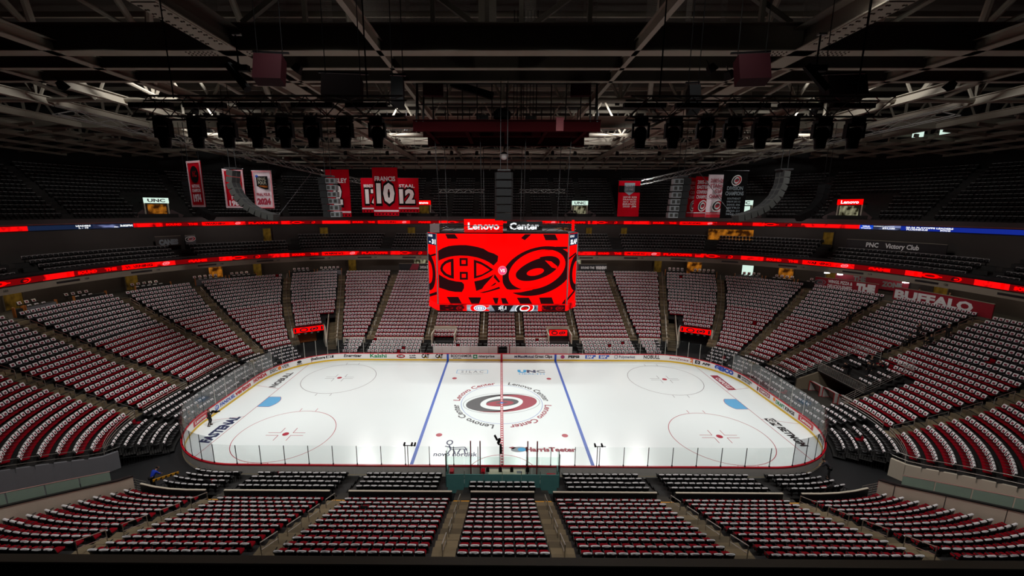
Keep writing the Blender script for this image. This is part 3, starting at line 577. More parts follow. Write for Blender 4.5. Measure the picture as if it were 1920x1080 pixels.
for a, b in UPG:
    g = G()
    for k in range(14):
        d, z = 31.6+.82*k, 20.0+.6*k; terrace('t', a, b, d, z, z-.6, .82, .2, g=g)
        for kk, (x, y, r) in enumerate(along(bline(a, b, d, .02), .5, .5, .56)):
            if k < 7:
                gm = a+(b-a)*(kk+.5)*.56/max(.1, ((bowl(a, d)[0]-bowl(b, d)[0])**2+(bowl(a, d)[1]-bowl(b, d)[1])**2)**.5)
                if any(abs((gm-p+5) % 10-5) < .055 for p in PORT): continue
            SEATS.append((x, y, z, r, 3, 'upper', k, kk, 0))
    g.build('upper_terrace', 'tread_dark', **S)
# ----- seat prototypes (origin on the floor under the backrest, +y faces the ice)
def curved_back(g, w_=.48, z0=.36, z1=.80, n=4, rec=.02, th=.05, mi=0, mf=None):
    P = []
    for i in range(n+1):
        u = -1+2*i/n; x = u*w_/2; y = -.03+rec*(1-u*u)*-1+rec
        zt = z1-.03*abs(u)**3
        P += [(x, y-.10*(zt-z0)/.44-th+.06, zt), (x, y-.10*(zt-z0)/.44+.06, zt), (x, y+.06, z0), (x, y-th+.06, z0)]
    F = []; M_ = []
    for i in range(n):
        for j in range(4): F.append((i*4+j, i*4+(j+1) % 4, i*4+4+(j+1) % 4, i*4+4+j)); M_.append(mf if (j == 1 and mf is not None) else mi)
    F += [(0, 3, 2, 1), (n*4, n*4+1, n*4+2, n*4+3)]; M_ += [mi, mi]
    k = len(g.v); g.v += P; g.f += [tuple(a+k for a in f) for f in F]; g.m += M_
def cushion(g, mi=0):
    top = [(-.22, .06, .45), (.22, .06, .45), (.23, .32, .46), (.17, .418, .45), (-.17, .418, .45), (-.23, .32, .46)]
    n = 6; mid = [(x*1.03, y, z-.05) for x, y, z in top]; low = [(x*.8, y*.95, .37) for x, y, z in top]; inn = [(x*.8, .23+(y-.23)*.8, z+.012) for x, y, z in top]
    g.add(top+mid+low+inn, [(18, 19, 20, 21, 22, 23)]+[(i, (i+1) % n, 18+(i+1) % n, 18+i) for i in range(n)]+[(n+i, n+(i+1) % n, (i+1) % n, i) for i in range(n)]+[(2*n+i, 2*n+(i+1) % n, n+(i+1) % n, n+i) for i in range(n)]+[(17, 16, 15, 14, 13, 12)], mi)
def towel_mesh(g, var=0, w_=.43, mi=0, mp=1):
    """white printed rally towel folded over the backrest: front drop, over the top, short wavy hem behind"""
    rs = random.Random(var); n = 6; rows = []
    hem = [.03+.055*math.sin(PI*i/n)+rs.uniform(-.012, .012) for i in range(n+1)]
    for i in range(n+1):
        u = -1+2*i/n; x = u*w_/2+rs.uniform(-.006, .006); zt = .812-.03*abs(u)**3; yb = -.125; yf = -.06
        rows.append([(x, yf+.085, .50+rs.uniform(-.02, .02)), (x, yf+.035, .66), (x, yf, zt-.02), (x, (yf+yb)/2+.01, zt+.004), (x, yb, zt-.015), (x, yb-.012+rs.uniform(-.01, .01), zt-hem[i])])
    k = len(g.v)
    for r in rows: g.v += r
    for i in range(n):
        for j in range(5):
            g.f.append((k+i*6+j, k+(i+1)*6+j, k+(i+1)*6+j+1, k+i*6+j+1)); g.m.append(mp if (j in (0, 1) and 1 <= i < n-1 and not (j == 0 and i in (0,))) else mi)
# far seats, light meshes: arrays
def proto(build):
    g = G(); build(g); return np.array(g.v), g.f, g.m
def far_seat(g):
    g.add([(-.24, -.04, .34), (.24, -.04, .34), (.24, -.10, .80), (-.24, -.10, .80), (-.24, .01, .34), (.24, .01, .34), (.24, -.05, .80), (-.24, -.05, .80)], [(1, 0, 3, 2), (4, 5, 6, 7), (0, 4, 7, 3), (5, 1, 2, 6), (3, 7, 6, 2)], 0)
    g.box((0, .235, .42), (.46, .43, .09), 0, 1); g.box((0, .05, .2), (.06, .1, .4), 0, 0); g.box((-.265, .15, .58), (.04, .36, .04), 0, 0)
def far_red(g):
    far_seat(g); g.add([(-.22, .015, .40), (.22, .015, .40), (.22, -.04, .79), (-.22, -.04, .79)], [(0, 1, 2, 3)], 1)
def far_towel(g):
    g.add([(-.21, .075, .50), (.21, .075, .50), (.21, -.03, .815), (-.21, -.03, .815), (.21, -.115, .815), (-.21, -.115, .815), (.21, -.125, .745), (-.21, -.125, .745)], [(0, 1, 2, 3), (3, 2, 4, 5), (5, 4, 6, 7)], 0)
    g.add([(-.11, .068, .555), (.11, .068, .555), (.11, .012, .735), (-.11, .012, .735)], [(0, 1, 2, 3)], 1)
def small_towel(g):
    g.add([(-.19, .03, .66), (.17, .03, .68), (.20, -.03, .815), (-.20, -.03, .815), (.19, -.115, .815), (-.2, -.115, .815), (.19, -.12, .77), (-.2, -.12, .75)], [(0, 1, 2, 3), (3, 2, 4, 5), (5, 4, 6, 7)], 0)
    g.add([(-.08, .022, .69), (.05, .022, .69), (.09, -.012, .77), (-.06, -.012, .77)], [(0, 1, 2, 3)], 1)
def near_seat(g):
    curved_back(g); cushion(g, 1); g.box((-.275, .13, .60), (.045, .34, .035)); g.box((-.275, .12, .50), (.03, .05, .2)); g.box((0, .08, .19), (.07, .12, .38))
def near_black(g): near_seat(g); g.m = [0]*len(g.m)
def dark_seat(g):
    g.add([(-.24, -.04, .34), (.24, -.04, .34), (.24, -.10, .80), (-.24, -.10, .80), (-.24, .01, .34), (.24, .01, .34), (.24, -.05, .80), (-.24, -.05, .80)], [(1, 0, 3, 2), (4, 5, 6, 7), (0, 4, 7, 3), (5, 1, 2, 6)], 0)
    g.add([(-.24, -.05, .80), (.24, -.05, .80), (.24, -.10, .80), (-.24, -.10, .80)], [(0, 1, 2, 3)], 3)  # pale top edge and lip: a highlight put into the colour
    g.add([(-.24, -.043, .755), (.24, -.043, .755), (.24, -.048, .80), (-.24, -.048, .80)], [(0, 1, 2, 3)], 3); g.box((0, .1, .5), (.44, .12, .36), 0, 2); g.box((0, .05, .2), (.06, .1, .4), 0, 0)
def club_edge(g):
    for p, q in (((-.22, .02, .45), (-.22, -.04, .81)), ((.22, .02, .45), (.22, -.04, .81)), ((-.22, -.04, .80), (.22, -.04, .80))): g.bar(p, q, .045, .03)
def bulk(name, groups, mats, **kw):
    VV = []; FI = []; MI = []; LT = []; base = 0
    for (V, F, M_), inst in groups:
        if not len(inst): continue
        I = np.array([t[:4] for t in inst], dtype=float); c, s_ = np.cos(I[:, 3]), np.sin(I[:, 3]); n = len(I); m = len(V)
        X = V[None, :, 0]*c[:, None]-V[None, :, 1]*s_[:, None]+I[:, 0:1]; Y = V[None, :, 0]*s_[:, None]+V[None, :, 1]*c[:, None]+I[:, 1:2]; Z = V[None, :, 2]+I[:, 2:3]
        VV.append(np.stack([X, Y, Z], 2).reshape(-1, 3))
        fl = np.concatenate([np.array(f) for f in F]); lt = np.array([len(f) for f in F])
        FI.append((fl[None, :]+base+m*np.arange(n)[:, None]).ravel()); LT.append(np.tile(lt, n)); MI.append(np.tile(np.array(M_), n)); base += n*m
    V = np.concatenate(VV); FI = np.concatenate(FI); LT = np.concatenate(LT); MI = np.concatenate(MI)
    me = bpy.data.meshes.new(name); me.vertices.add(len(V)); me.vertices.foreach_set('co', V.astype(np.float32).ravel())
    me.loops.add(len(FI)); me.loops.foreach_set('vertex_index', FI.astype(np.int32)); me.polygons.add(len(LT))
    me.polygons.foreach_set('loop_start', np.concatenate([[0], np.cumsum(LT)[:-1]]).astype(np.int32)); me.polygons.foreach_set('loop_total', LT.astype(np.int32)); me.polygons.foreach_set('material_index', MI.astype(np.int32))
    for m in mats: me.materials.append(MT[m])
    me.update(calc_edges=True); me.validate(); return link(name, me, **kw)
camp = Vector((-.18, -42.56, 21.5))
near = sorted([s for s in SEATS if s[5].startswith('near') and abs(s[0]+.18)/max(1, ((s[1]+42.56)*.9816+(21.5-s[2])*.19)) < 1.02], key=lambda s: (Vector(s[:3])-camp).length)[:300]
NEAR = set((s[5], s[6], s[7]) for s in near)
rest = [s for s in SEATS if (s[5], s[6], s[7]) not in NEAR or not s[5].startswith('near')]
rr = random.Random(3)
lo = [s for s in rest if s[4] in (0, 1)]; notow = set(id(s) for s in lo if rr.random() < (.0012 if s[4] == 0 else .015))
jit = lambda L_: [(s[0], s[1], s[2]+rr.uniform(-.012, .012), s[3]+rr.uniform(-.05, .05)) for s in L_]
isn = lambda s: s[1] < -12 and abs(s[0]) < 26
dk = lambda s: s[4] == 1 or (s[6] >= 12 and s[5] not in STRAIGHT)     # all black seats with the towel folded small
STRAIGHT = ('far left inner', 'far centre left', 'far centre', 'far centre right', 'far right inner', 'far right narrow', 'far left narrow')
end_ = lambda s: s[4] == 1 and abs(s[0]) > 23.5 and not isn(s)
ok = [s for s in lo if id(s) not in notow]
bulk('stadium_seats', [(proto(far_seat), [s for s in ok if s[4] == 0 and not isn(s) and not dk(s)]), (proto(near_seat), [s for s in ok if s[4] == 0 and isn(s)]), (proto(near_black), [s for s in ok if s[4] == 1 and isn(s)]), (proto(far_red), [s for s in lo if id(s) in notow]),
    ((lambda q: (q[0], q[1], [0]*len(q[1])))(proto(far_seat)), [s for s in ok if s[4] in (0, 1) and dk(s) and not isn(s)]),
    (proto(dark_seat), [s for s in rest if s[4] in (2, 3)])], ['seat_shell', 'seat_red', 'seat_dark', 'seat_edge'],
    label='rows of black and red stadium seats filling the stands all round the ice', cat='seats', kind='stuff')
bulk('rally_towels', [(proto(far_towel), jit([s for s in ok if not isn(s) and not end_(s)])), (proto(small_towel), jit([s for s in ok if end_(s)]))]+[(proto(lambda g, v=v: towel_mesh(g, v)), jit([s for i, s in enumerate(q for q in ok if isn(q)) if i % 5 == v])) for v in range(5)]+[ ((lambda q: (q[0], q[1], [2]*len(q[1])))(proto(club_edge)), jit([s for s in rest if s[4] == 2]))], ['towel', 'towel_print', 'towel_dim'],
    label='white printed rally towels hung over the seat backs in every stand', cat='towels', kind='stuff')
# ----- the 300 nearest seats and their towels as things
PM = {}
g = G(); curved_back(g); PM['backrest'] = g.data('backrest', ['seat_shell'])
g = G(); cushion(g); PM['seat_cushion'] = g.data('seat_cushion', ['seat_red'], True)
g = G(); g.box((-.275, .13, .60), (.045, .34, .035)); g.box((-.275, .0, .62), (.045, .06, .10)); g.box((-.275, .12, .50), (.03, .05, .2)); PM['armrest'] = g.data('armrest', ['seat_shell'])
g = G(); g.box((0, .08, .19), (.07, .12, .38)); g.box((0, .1, .01), (.16, .2, .02)); g.bar((0, .05, .36), (0, .4, .38), .05); PM['pedestal'] = g.data('pedestal', ['metal_dark'])
TOW = []
for v in range(5):
    g = G(); towel_mesh(g, v); TOW.append(g.data('rally_towel', ['towel', 'towel_print'], False))
BN = {'near centre': 'centre block', 'near left inner': 'block left of centre', 'near right inner': 'block right of centre', 'near left outer': 'outer left block', 'near right outer': 'outer right block', 'near left corner': 'left corner block', 'near right corner': 'right corner block'}
first = None
for s in sorted(near, key=lambda s: (s[5], -s[6], s[7])):
    row = ORD[11-s[6]]; nth = ORD[s[8]-s[7]] if s[8]-s[7] < 21 else str(s[8]-s[7])+'th'; blk = BN[s[5]]
    lab = f'{nth} red-cushioned seat from left, {row} row up from the ledge, {blk}'
    if first is None:
        first = root('stadium_seat', s[:3], lab, 'seat', 'near stand seats', s[3]); CH[first.name] = [link(k, PM[k], first) for k in PM]
    else: copy_tree(first, s[:3], s[3], lab)
    link('rally_towel', TOW[rr.randrange(5)], None, f'towel on {nth} seat from left, {row} row up from ledge, {blk}', 'towel', 'near stand towels', None, (s[0], s[1], s[2]+rr.uniform(-.006, .006)), s[3]+rr.uniform(-.03, .03))
# ================================================================= aisles with their steps, handrails
STEP = G(); STEP.box((0, 0, 0), (1, 1, 1)); STEPM = {m: STEP.data('step', [m]) for m in ('concrete', 'concrete_dark', 'step_yellow', 'tread_dark')}
def dirs(Gq, d):
    x, y = bowl(Gq, d); x2, y2 = bowl(Gq+.002, d); t = Vector((x2-x, y2-y)).normalized(); n = Vector((-t.y, t.x))  # outward
    if n.dot(Vector(bowl(Gq, d+.5))-Vector((x, y))) < 0: n = -n
    return x, y, t, n
AISLES = [('aisle on the left of the far stand, beside the left portal', 9.833, None, range(0, 21), 'long'), ('far aisle left of the scoreboard', .057, None, R20, 'loop'), ('far aisle behind the left half of the scoreboard', .476, None, R20, 'loop'), ('far aisle under the scoreboard, left one', .868, None, R20, 'long'),
 ('far aisle under the scoreboard, right one', 1.132, None, R20, 'long'), ('far aisle behind the right edge of the scoreboard', 1.524, None, R20, 'loop'), ('far aisle right of the scoreboard', 1.943, None, R20, 'loop'), ('aisle on the right of the far stand, beside the right portal', 2.167, None, R20, 'long'),
 ('aisle right of the far right portal', 2.449, 2.36, R20, 'long'), ('right corner aisle behind the glass', 2.655, 2.62, R20, 'loop'), ('right end aisle left of the net portal', 2.83, 2.83, R20, 'loop'), ('upper right end aisle above the net portal', 3.27, 3.19, range(9, 21), 'loop'), ('right end aisle nearest the near corner', 4.2, 4.08, range(0, 14), 'loop'),
 ('near aisle beside the right corner block', 5.075, None, RN, 'loop'), ('near aisle between the two right blocks', 5.476, None, RN, 'loop'), ('near aisle right of the centre block', 5.868, None, RN, 'loop'), ('near aisle left of the centre block', 6.132, None, RN, 'loop'), ('near aisle between the two left blocks', 6.524, None, RN, 'loop'), ('near aisle beside the left corner block', 6.925, None, RN, 'loop'),
 ('left end aisle nearest the near corner', 7.925, 7.955, range(0, 14), 'loop'), ('middle aisle of the left end stand', 8.56, 8.65, R20, 'loop'), ('left end aisle towards the far corner', 9.175, 9.175, R20, 'loop'), ('left corner aisle behind the glass', 9.34, 9.375, R20, 'loop'), ('aisle left of the far left portal', 9.565, 9.65, R20, 'long')]
for nm, gb, gt, rows, rail in AISLES:
    gt = gb if gt is None else gt; x, y, t, n = dirs(gb, rowdz(rows[0])[0])
    ar = root('aisle_stair', (x, y, 0), None, None, kind='structure')
    nearside = 4.7 < gb < 7.3; far_ = .9 if 'far' in nm else 1.15
    for i in rows:
        d, z = rowdz(i); gq = lerp(gb, gt, i/20); x, y, t, n = dirs(gq, d-.21); a = math.atan2(t.y, t.x)
        for (du, zz, dep, hh) in ((.0, z+.012, .80, .02),) + (((.80/2-.19, z+.19, .38, .36),) if i < rows[-1] else ()):
            st = link('step', STEPM['concrete'], ar); st.location = (x+n.x*du-ar.location.x, y+n.y*du-ar.location.y, zz); st.rotation_euler = (0, 0, a); st.scale = (1.16, dep, hh)
    if nearside:   # steps through the folding stand down to the ice level
        for j in range(-8, 0):
            d = 5.25+.813*-.0-.62+.42*(j+.5); z = 1.42+.17*j; x, y, t, n = dirs(gb, d)
            st = link('step', STEPM['step_yellow' if j == -1 else 'concrete_dark'], ar); st.location = (x-ar.location.x, y-ar.location.y, z/2+.02); st.rotation_euler = (0, 0, math.atan2(t.y, t.x)); st.scale = (1.16, .40 if j != -1 else .16, max(.05, z))
    # rails
    def pt(i, h, off=0.):
        d = 5.25+.813*i-.25; z = rowdz(i)[1]; gq = lerp(gb, gt, i/20); x, y, t, n = dirs(gq, d); return Vector((x+t.x*off, y+t.y*off, z+h))
    if rail == 'loop':
        k = 0; i = rows[0]+(.1 if nearside else 0)
        while i+1.7 < rows[-1]+.6:
            k += 1; p, q = pt(i, 0), pt(i+1.7, 0); c = (p+q)/2
            R_ = root('handrail', p, f'{ORD[k]} handrail up from the ice, {nm}', 'handrail', 'aisle handrails'); up = Vector((0, 0, .92)); mid = Vector((0, 0, .5)); O = Vector((0, 0, 0)); v = q-p
            for o_ in (O, v):
                g = G(); g.tube(o_, o_+up, .024, 6); g.build('post', 'rail_steel', R_)
            g = G(); g.tube(up, v+up, .026, 6); g.build('top_rail', 'rail_steel', R_); g = G(); g.tube(mid, v+mid, .022, 6); g.build('mid_rail', 'rail_steel', R_)
            i += 2.75
    else:
        i0, i1 = rows[0], rows[-1]; p = pt(i0, 0)
        R_ = root('handrail', p, f'long handrail, {nm}', 'handrail', 'aisle handrails')
        g = G(); g.path([pt(i, .92)-p for i in np.linspace(i0, i1, 12)], .035, 6); g.build('top_rail', 'rail_steel', R_)
        for i in np.linspace(i0, i1, 9):
            g = G(); a = pt(i, 0)-p; g.tube(a, a+Vector((0, 0, .92)), .022, 5); g.build('post', 'rail_steel', R_)
# ================================================================= low walls in front of the fixed seating
def wallstrip(g, P, z0, z1, th=.12, mi=0, cap=None):
    """upright wall along plan points (list of (x,y) or with z pairs) with thickness"""
    for (a, b) in zip(P[:-1], P[1:]):
        za0, za1 = (z0, z1) if len(a) == 2 else a[2:]; zb0, zb1 = (z0, z1) if len(b) == 2 else b[2:]
        t = Vector((b[0]-a[0], b[1]-a[1])).normalized()*th/2; n = (-t.y, t.x)
        V = []
        for (p, q0, q1) in ((a, za0, za1), (b, zb0, zb1)):
            for s_ in (1, -1): V += [(p[0]+n[0]*s_, p[1]+n[1]*s_, q0), (p[0]+n[0]*s_, p[1]+n[1]*s_, q1)]
        g.add(V, [(0, 4, 5, 1), (6, 2, 3, 7), (0, 1, 3, 2), (5, 4, 6, 7)], mi); g.add(V, [(1, 5, 7, 3)], mi if cap is None else cap)
for a, b in ((5.105, 5.446), (5.506, 5.838), (5.898, 6.102), (6.162, 6.494), (6.554, 6.895)):
    g = G(); wallstrip(g, bline(a, b, 4.35), .3, 1.98); wallstrip(g, bline(a, b, 4.35), 1.98, 2.03, .13, 1); g.build('wall_near_stand', ['wall_black', 'wall_cream'], **S)
for gq, e in ((6.955, 7.2), (4.80, 5.045)):
    P = bline(gq, e, 4.35); g = G(); wallstrip(g, P, .3, 1.98); wallstrip(g, P, 1.98, 2.03, .13, 1); g.build('wall_near_corner', ['wall_black', 'wall_cream'], **S)
for a, b in ((.09, .445), (.675, .838), (.90, 1.10), (1.16, 1.325), (1.555, 1.91), (1.975, 2.13), (9.87, 10.025)):
    g = G(); wallstrip(g, bline(a, b, 4.62), .3, 1.75); wallstrip(g, bline(a, b, 4.62), 1.75, 1.8, .2, 0); g.build('wall_far_stand', 'wall_cream', **S)
for a, b in ((2.47, 2.64), (2.67, 2.81), (2.85, 3.04), (3.8, 4.17), (4.22, 4.45), (7.58, 7.9), (7.95, 8.53), (8.59, 9.15), (9.19, 9.33), (9.36, 9.54)):
    P = bline(a, b, 4.62, .03); g = G(); wallstrip(g, P, .3, 1.42, .1); g.build('wall_end_stand', 'wall_black', **S)
    R_ = root('guard_rail', (P[0][0], P[0][1], 1.42), f'steel guard rail behind the black folding seats, {"right" if a < 5 else "left"} end, {ORD[1+([2.47, 2.67, 2.85, 3.8, 4.22] if a < 5 else [9.36, 9.19, 8.59, 7.95, 7.58]).index(a)]} from far side', 'guard rail', 'guard rails of the end stands')
    for z in (.25, .5, .75, 1.0):
        g = G(); g.path([(x-P[0][0], y-P[0][1], z-.1) for x, y in P], .02, 5); g.build('rail', 'rail_steel', R_)
    for x, y in (P[0], P[len(P)//2], P[-1]):
        g = G(); g.tube((x-P[0][0], y-P[0][1], 0), (x-P[0][0], y-P[0][1], .92), .022, 5); g.build('post', 'rail_steel', R_)
# players' bench back wall on the far side: white padded panels
BW = root('bench_wall', (0, 15.05, 0), 'white panelled wall behind the players benches under the scoreboard', 'bench wall')
PANEL = G(); PANEL.box((0, 0, .72), (1.36, .1, 1.40)); pm = PANEL.data('wall_panel', ['board_white'])
for i in range(-7, 8):
    if abs(i) < 1: continue
    link('wall_panel', pm, BW, loc=(i*1.385+.15, 0, 0))
for sx in (-1, 1):
    b = root('players_bench', (sx*5.6, 14.5, 0), f'long bench below the white wall, {"left" if sx < 0 else "right"} of centre line', 'bench'); g = G(); g.box((0, 0, .46), (9, .36, .06)); g.build('bench_seat', 'wood_orange', b)
    for k in (-4, -1.3, 1.3, 4):
        g = G(); g.box((k, 0, .22), (.08, .3, .44)); g.build('leg', 'metal_dark', b)
g = G()
for x in (-.85, .85): g.box((x+.3, 13.9, 1.2), (.14, .9, 1.9))
tag(g.build('bench_divider', 'red_metal'), 'two red padded posts flanking the gap between the benches', 'divider')
for sx in (-1, 1):      # cream framed stairwells behind the benches
    gx = sx*9.0; r = root('stairwell_surround', (gx, 17.5, 0), f'cream walled stairwell above the benches, {"left" if sx < 0 else "right"} of the scoreboard clock', 'stairwell')
    for nm, c, sz in (('side_wall', (-1.75, 1.1, 1.9), (.18, 3.0, 1.5)), ('side_wall', (1.75, 1.1, 1.9), (.18, 3.0, 1.5)), ('back_wall', (0, 2.6, 2.5), (3.6, .18, 1.2))):
        g = G(); g.box(c, sz); g.build(nm, 'wall_cream', r)
    g = G(); g.box((0, 1.0, 1.3), (3.3, 2.9, .1)); g.build('landing', 'dark_void', r)
r = root('led_sign', (8.95, 18.9, 2.4), 'small red lit sign in the stairwell right under the scoreboard', 'led sign')
g = G(); g.box((0, 0, 0), (2.8, .12, .95)); g.build('screen', 'led_band', r); g = G(); g.box((0, .1, 0), (2.95, .12, 1.1)); g.build('frame', 'black_metal', r)
g = G(); f = lambda u, v, k=0: (u, -.07-.005*k, v); storm_eye(g, lambda u, v, k=0: f(u+.6, v, k), .5, 0, 0); band(g, ell(-.6, 0, .5, .34, 0, 20), ell(-.6, 0, .34, .2, 0, 20), f); g.build('graphic', 'led_ink', r)
# ================================================================= far corner portals with lit signs
for side, ga, gb in (('right', 2.245, 2.43), ('left', 9.755, 9.57)):
    p0 = Vector((*bowl(ga, 6.6), 0)); p1 = Vector((*bowl(gb, 6.6), 0)); t = (p1-p0).normalized(); nrm = Vector((-t.y, t.x, 0)); 
    if nrm.y < 0: nrm = -nrm
    L_ = (p1-p0).length; r = root('vomitory', p0, f'portal below the {side} far corner seats with dark passage', 'portal')
    def lp(u, v, z): q = t*u+nrm*v; return (q.x, q.y, z)
    ang = math.atan2(t.y, t.x)
    for nm, c, sz, m in (('side_wall', lp(0, 1.6, 1.5), (.25, 3.6, 3.2), 'wall_cream'), ('side_wall', lp(L_, 1.6, 1.5), (.25, 3.6, 3.2), 'wall_cream'), ('back_wall', lp(L_/2, 3.3, 1.4), (L_, .2, 2.8), 'wall_black'), ('soffit', lp(L_/2, 1.7, 2.85), (L_, 3.2, .2), 'dark_void'), ('inner_panel', lp(L_*.55, 3.1, 1.0), (L_*.6, .1, 1.6), 'wood_orange' if side == 'left' else 'wall_black')):
        g = G(); g.box(c, sz, ang); g.build(nm, m, r)
    s_ = root('led_sign', p0+t*L_/2+Vector((0, 0, 3.1)), f'red lit sign with emblems over the {side} far corner portal', 'led sign', None, ang if side == 'right' else ang+PI)
    g = G(); g.box((0, .1, 0), (L_-.2, .14, .95)); g.build('frame', 'black_metal', s_); g = G(); g.box((0, 0, 0), (L_-.35, .1, .8)); g.build('screen', 'led_red', s_)
    g = G(); f = lambda u, v, k=0: (u, -.06-.005*k, v); storm_eye(g, lambda u, v, k=0: f(u+.75, v, k), .6, 0, 0); band(g, ell(-.7, 0, .6, .34, 0, 20), ell(-.7, 0, .4, .2, 0, 20), f); shape(g, rect(-2.0, -.3, -1.75, .3), f); shape(g, rect(1.75, -.3, 2.0, .3), f); g.build('graphic', 'led_ink', s_)
    g = G()
    for k in range(4): g.box((-1.4+.9*k, .15, -.62), (.3, .2, .2))
    g.build('floodlight', 'cab_light', s_)
    # white sided stair beside the portal
    gx = 2.205 if side == 'right' else 9.795; x, y, tt, nn = dirs(gx, 6.2); st = root('portal_stair', (x, y, 0), f'concrete stair with white side walls beside the {side} far portal', 'stair')
    for q in (-.75, .75):
        g = G(); A = Vector((tt.x*q, tt.y*q, 0)); o1 = A+Vector((nn.x*-1.8, nn.y*-1.8, .9)); o2 = A+Vector((nn.x*4.6, nn.y*4.6, 3.9)); g.bar(o1, o2, .12, .8); g.build('side_wall', 'wall_cream', st)
    for k in range(12):
        q = -1.6+.5*k; g = G(); g.box((nn.x*q, nn.y*q, .2+.27*k/1.0*.85), (1.3, .5, .28), math.atan2(tt.y, tt.x)); g.build('step', 'concrete', st)
# ================================================================= net portal in the right end
r = root('vomitory', (36, 1, 0), 'wide dark portal in the right end stand where spare nets are stored', 'portal')
yA, yB = 4.0, -2.6
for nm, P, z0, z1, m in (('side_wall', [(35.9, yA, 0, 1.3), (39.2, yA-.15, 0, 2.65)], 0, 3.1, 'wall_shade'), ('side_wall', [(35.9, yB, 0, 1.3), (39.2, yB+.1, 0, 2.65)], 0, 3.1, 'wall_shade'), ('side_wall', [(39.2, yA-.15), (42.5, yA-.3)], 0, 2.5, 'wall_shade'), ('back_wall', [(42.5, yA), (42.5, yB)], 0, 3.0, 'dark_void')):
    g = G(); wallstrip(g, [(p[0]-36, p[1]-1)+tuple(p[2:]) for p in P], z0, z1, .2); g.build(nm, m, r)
g = G(); g.box((4.0, -.3, 2.42), (3.6, 6.4, .16)); g.build('soffit', 'dark_void', r); g = G(); g.box((3, -.3, .03), (7, 6.4, .06)); g.build('passage_floor', 'concrete_dark', r)
b = root('balustrade', (38.1, .7, 2.5), 'grey barred balustrade at the edge of the deck over the net portal', 'balustrade')
for z in (.08, 1.05):
    g = G(); g.bar((0, yA-.9, z), (0, yB-.7, z), .06, .06); g.build('rail', 'rail_steel', b)
yy = yA-.95
while yy > yB-.7:
    g = G(); g.tube((0, yy, .08), (0, yy, 1.05), .028, 4); g.build('baluster', 'rail_steel', b); yy -= .16
for nm, pts_ in (('left', [(35.9, 4.25, 1.4), (38.2, 4.1, 2.6), (41.0, 3.9, 4.0), (42.2, 3.8, 4.6)]), ('right', [(35.9, -2.75, 1.4), (38.2, -2.6, 2.6), (41.0, -2.5, 4.0), (43, -2.4, 5.0)]), ('back left', [(42.3, 3.8, 4.9), (42.8, 1.2, 4.9)]), ('back right', [(43, -.6, 4.9), (43, -2.4, 4.9)])):
    p = Vector(pts_[0]); gr = root('guard_rail', p, f'steel rail of parallel bars round the net portal, {nm} side', 'guard rail')
    for h in (.2, .45, .7, .95):
        g = G(); g.path([Vector(q)-p+Vector((0, 0, h)) for q in pts_], .022, 5); g.build('rail', 'rail_steel', gr)
    for a, c in zip(pts_[:-1], pts_[1:]):
        for f in (0, .5, 1):
            q = Vector(a).lerp(Vector(c), f)-p; g = G(); g.tube(q, q+Vector((0, 0, .97)), .024, 5); g.build('post', 'rail_steel', gr)
for k, y in enumerate((2.75, 1.0, -.9)):      # hockey nets stored in the portal
    n_ = root('hockey_net', (37.2+.25*k, y, .06), f'spare hockey net with red frame in the right portal, {("left", "middle", "right")[k]} one', 'hockey net', 'spare nets', -PI/2)
    g = G(); w_ = .8
    g.path([(-w_, 0, 0), (-w_, 0, 1.22), (w_, 0, 1.22), (w_, 0, 0)], .04, 6); g.path([(-w_, 0, 0), (-w_, .9, 0), (w_, .9, 0), (w_, 0, 0)], .035, 6); g.build('frame', 'net_red', n_)
    g = G(); g.strip([(-w_, 0, 1.2), (w_, 0, 1.2)], [(-w_, .5, 1.15), (w_, .5, 1.15)]); g.strip([(-w_, .5, 1.15), (w_, .5, 1.15)], [(-w_, .9, .02), (w_, .9, .02)])
    for s_ in (-w_, w_): g.add([(s_, 0, 0), (s_, 0, 1.2), (s_, .5, 1.15), (s_, .9, 0)], [(0, 1, 2, 3)])
    g.build('netting', 'net_white', n_)
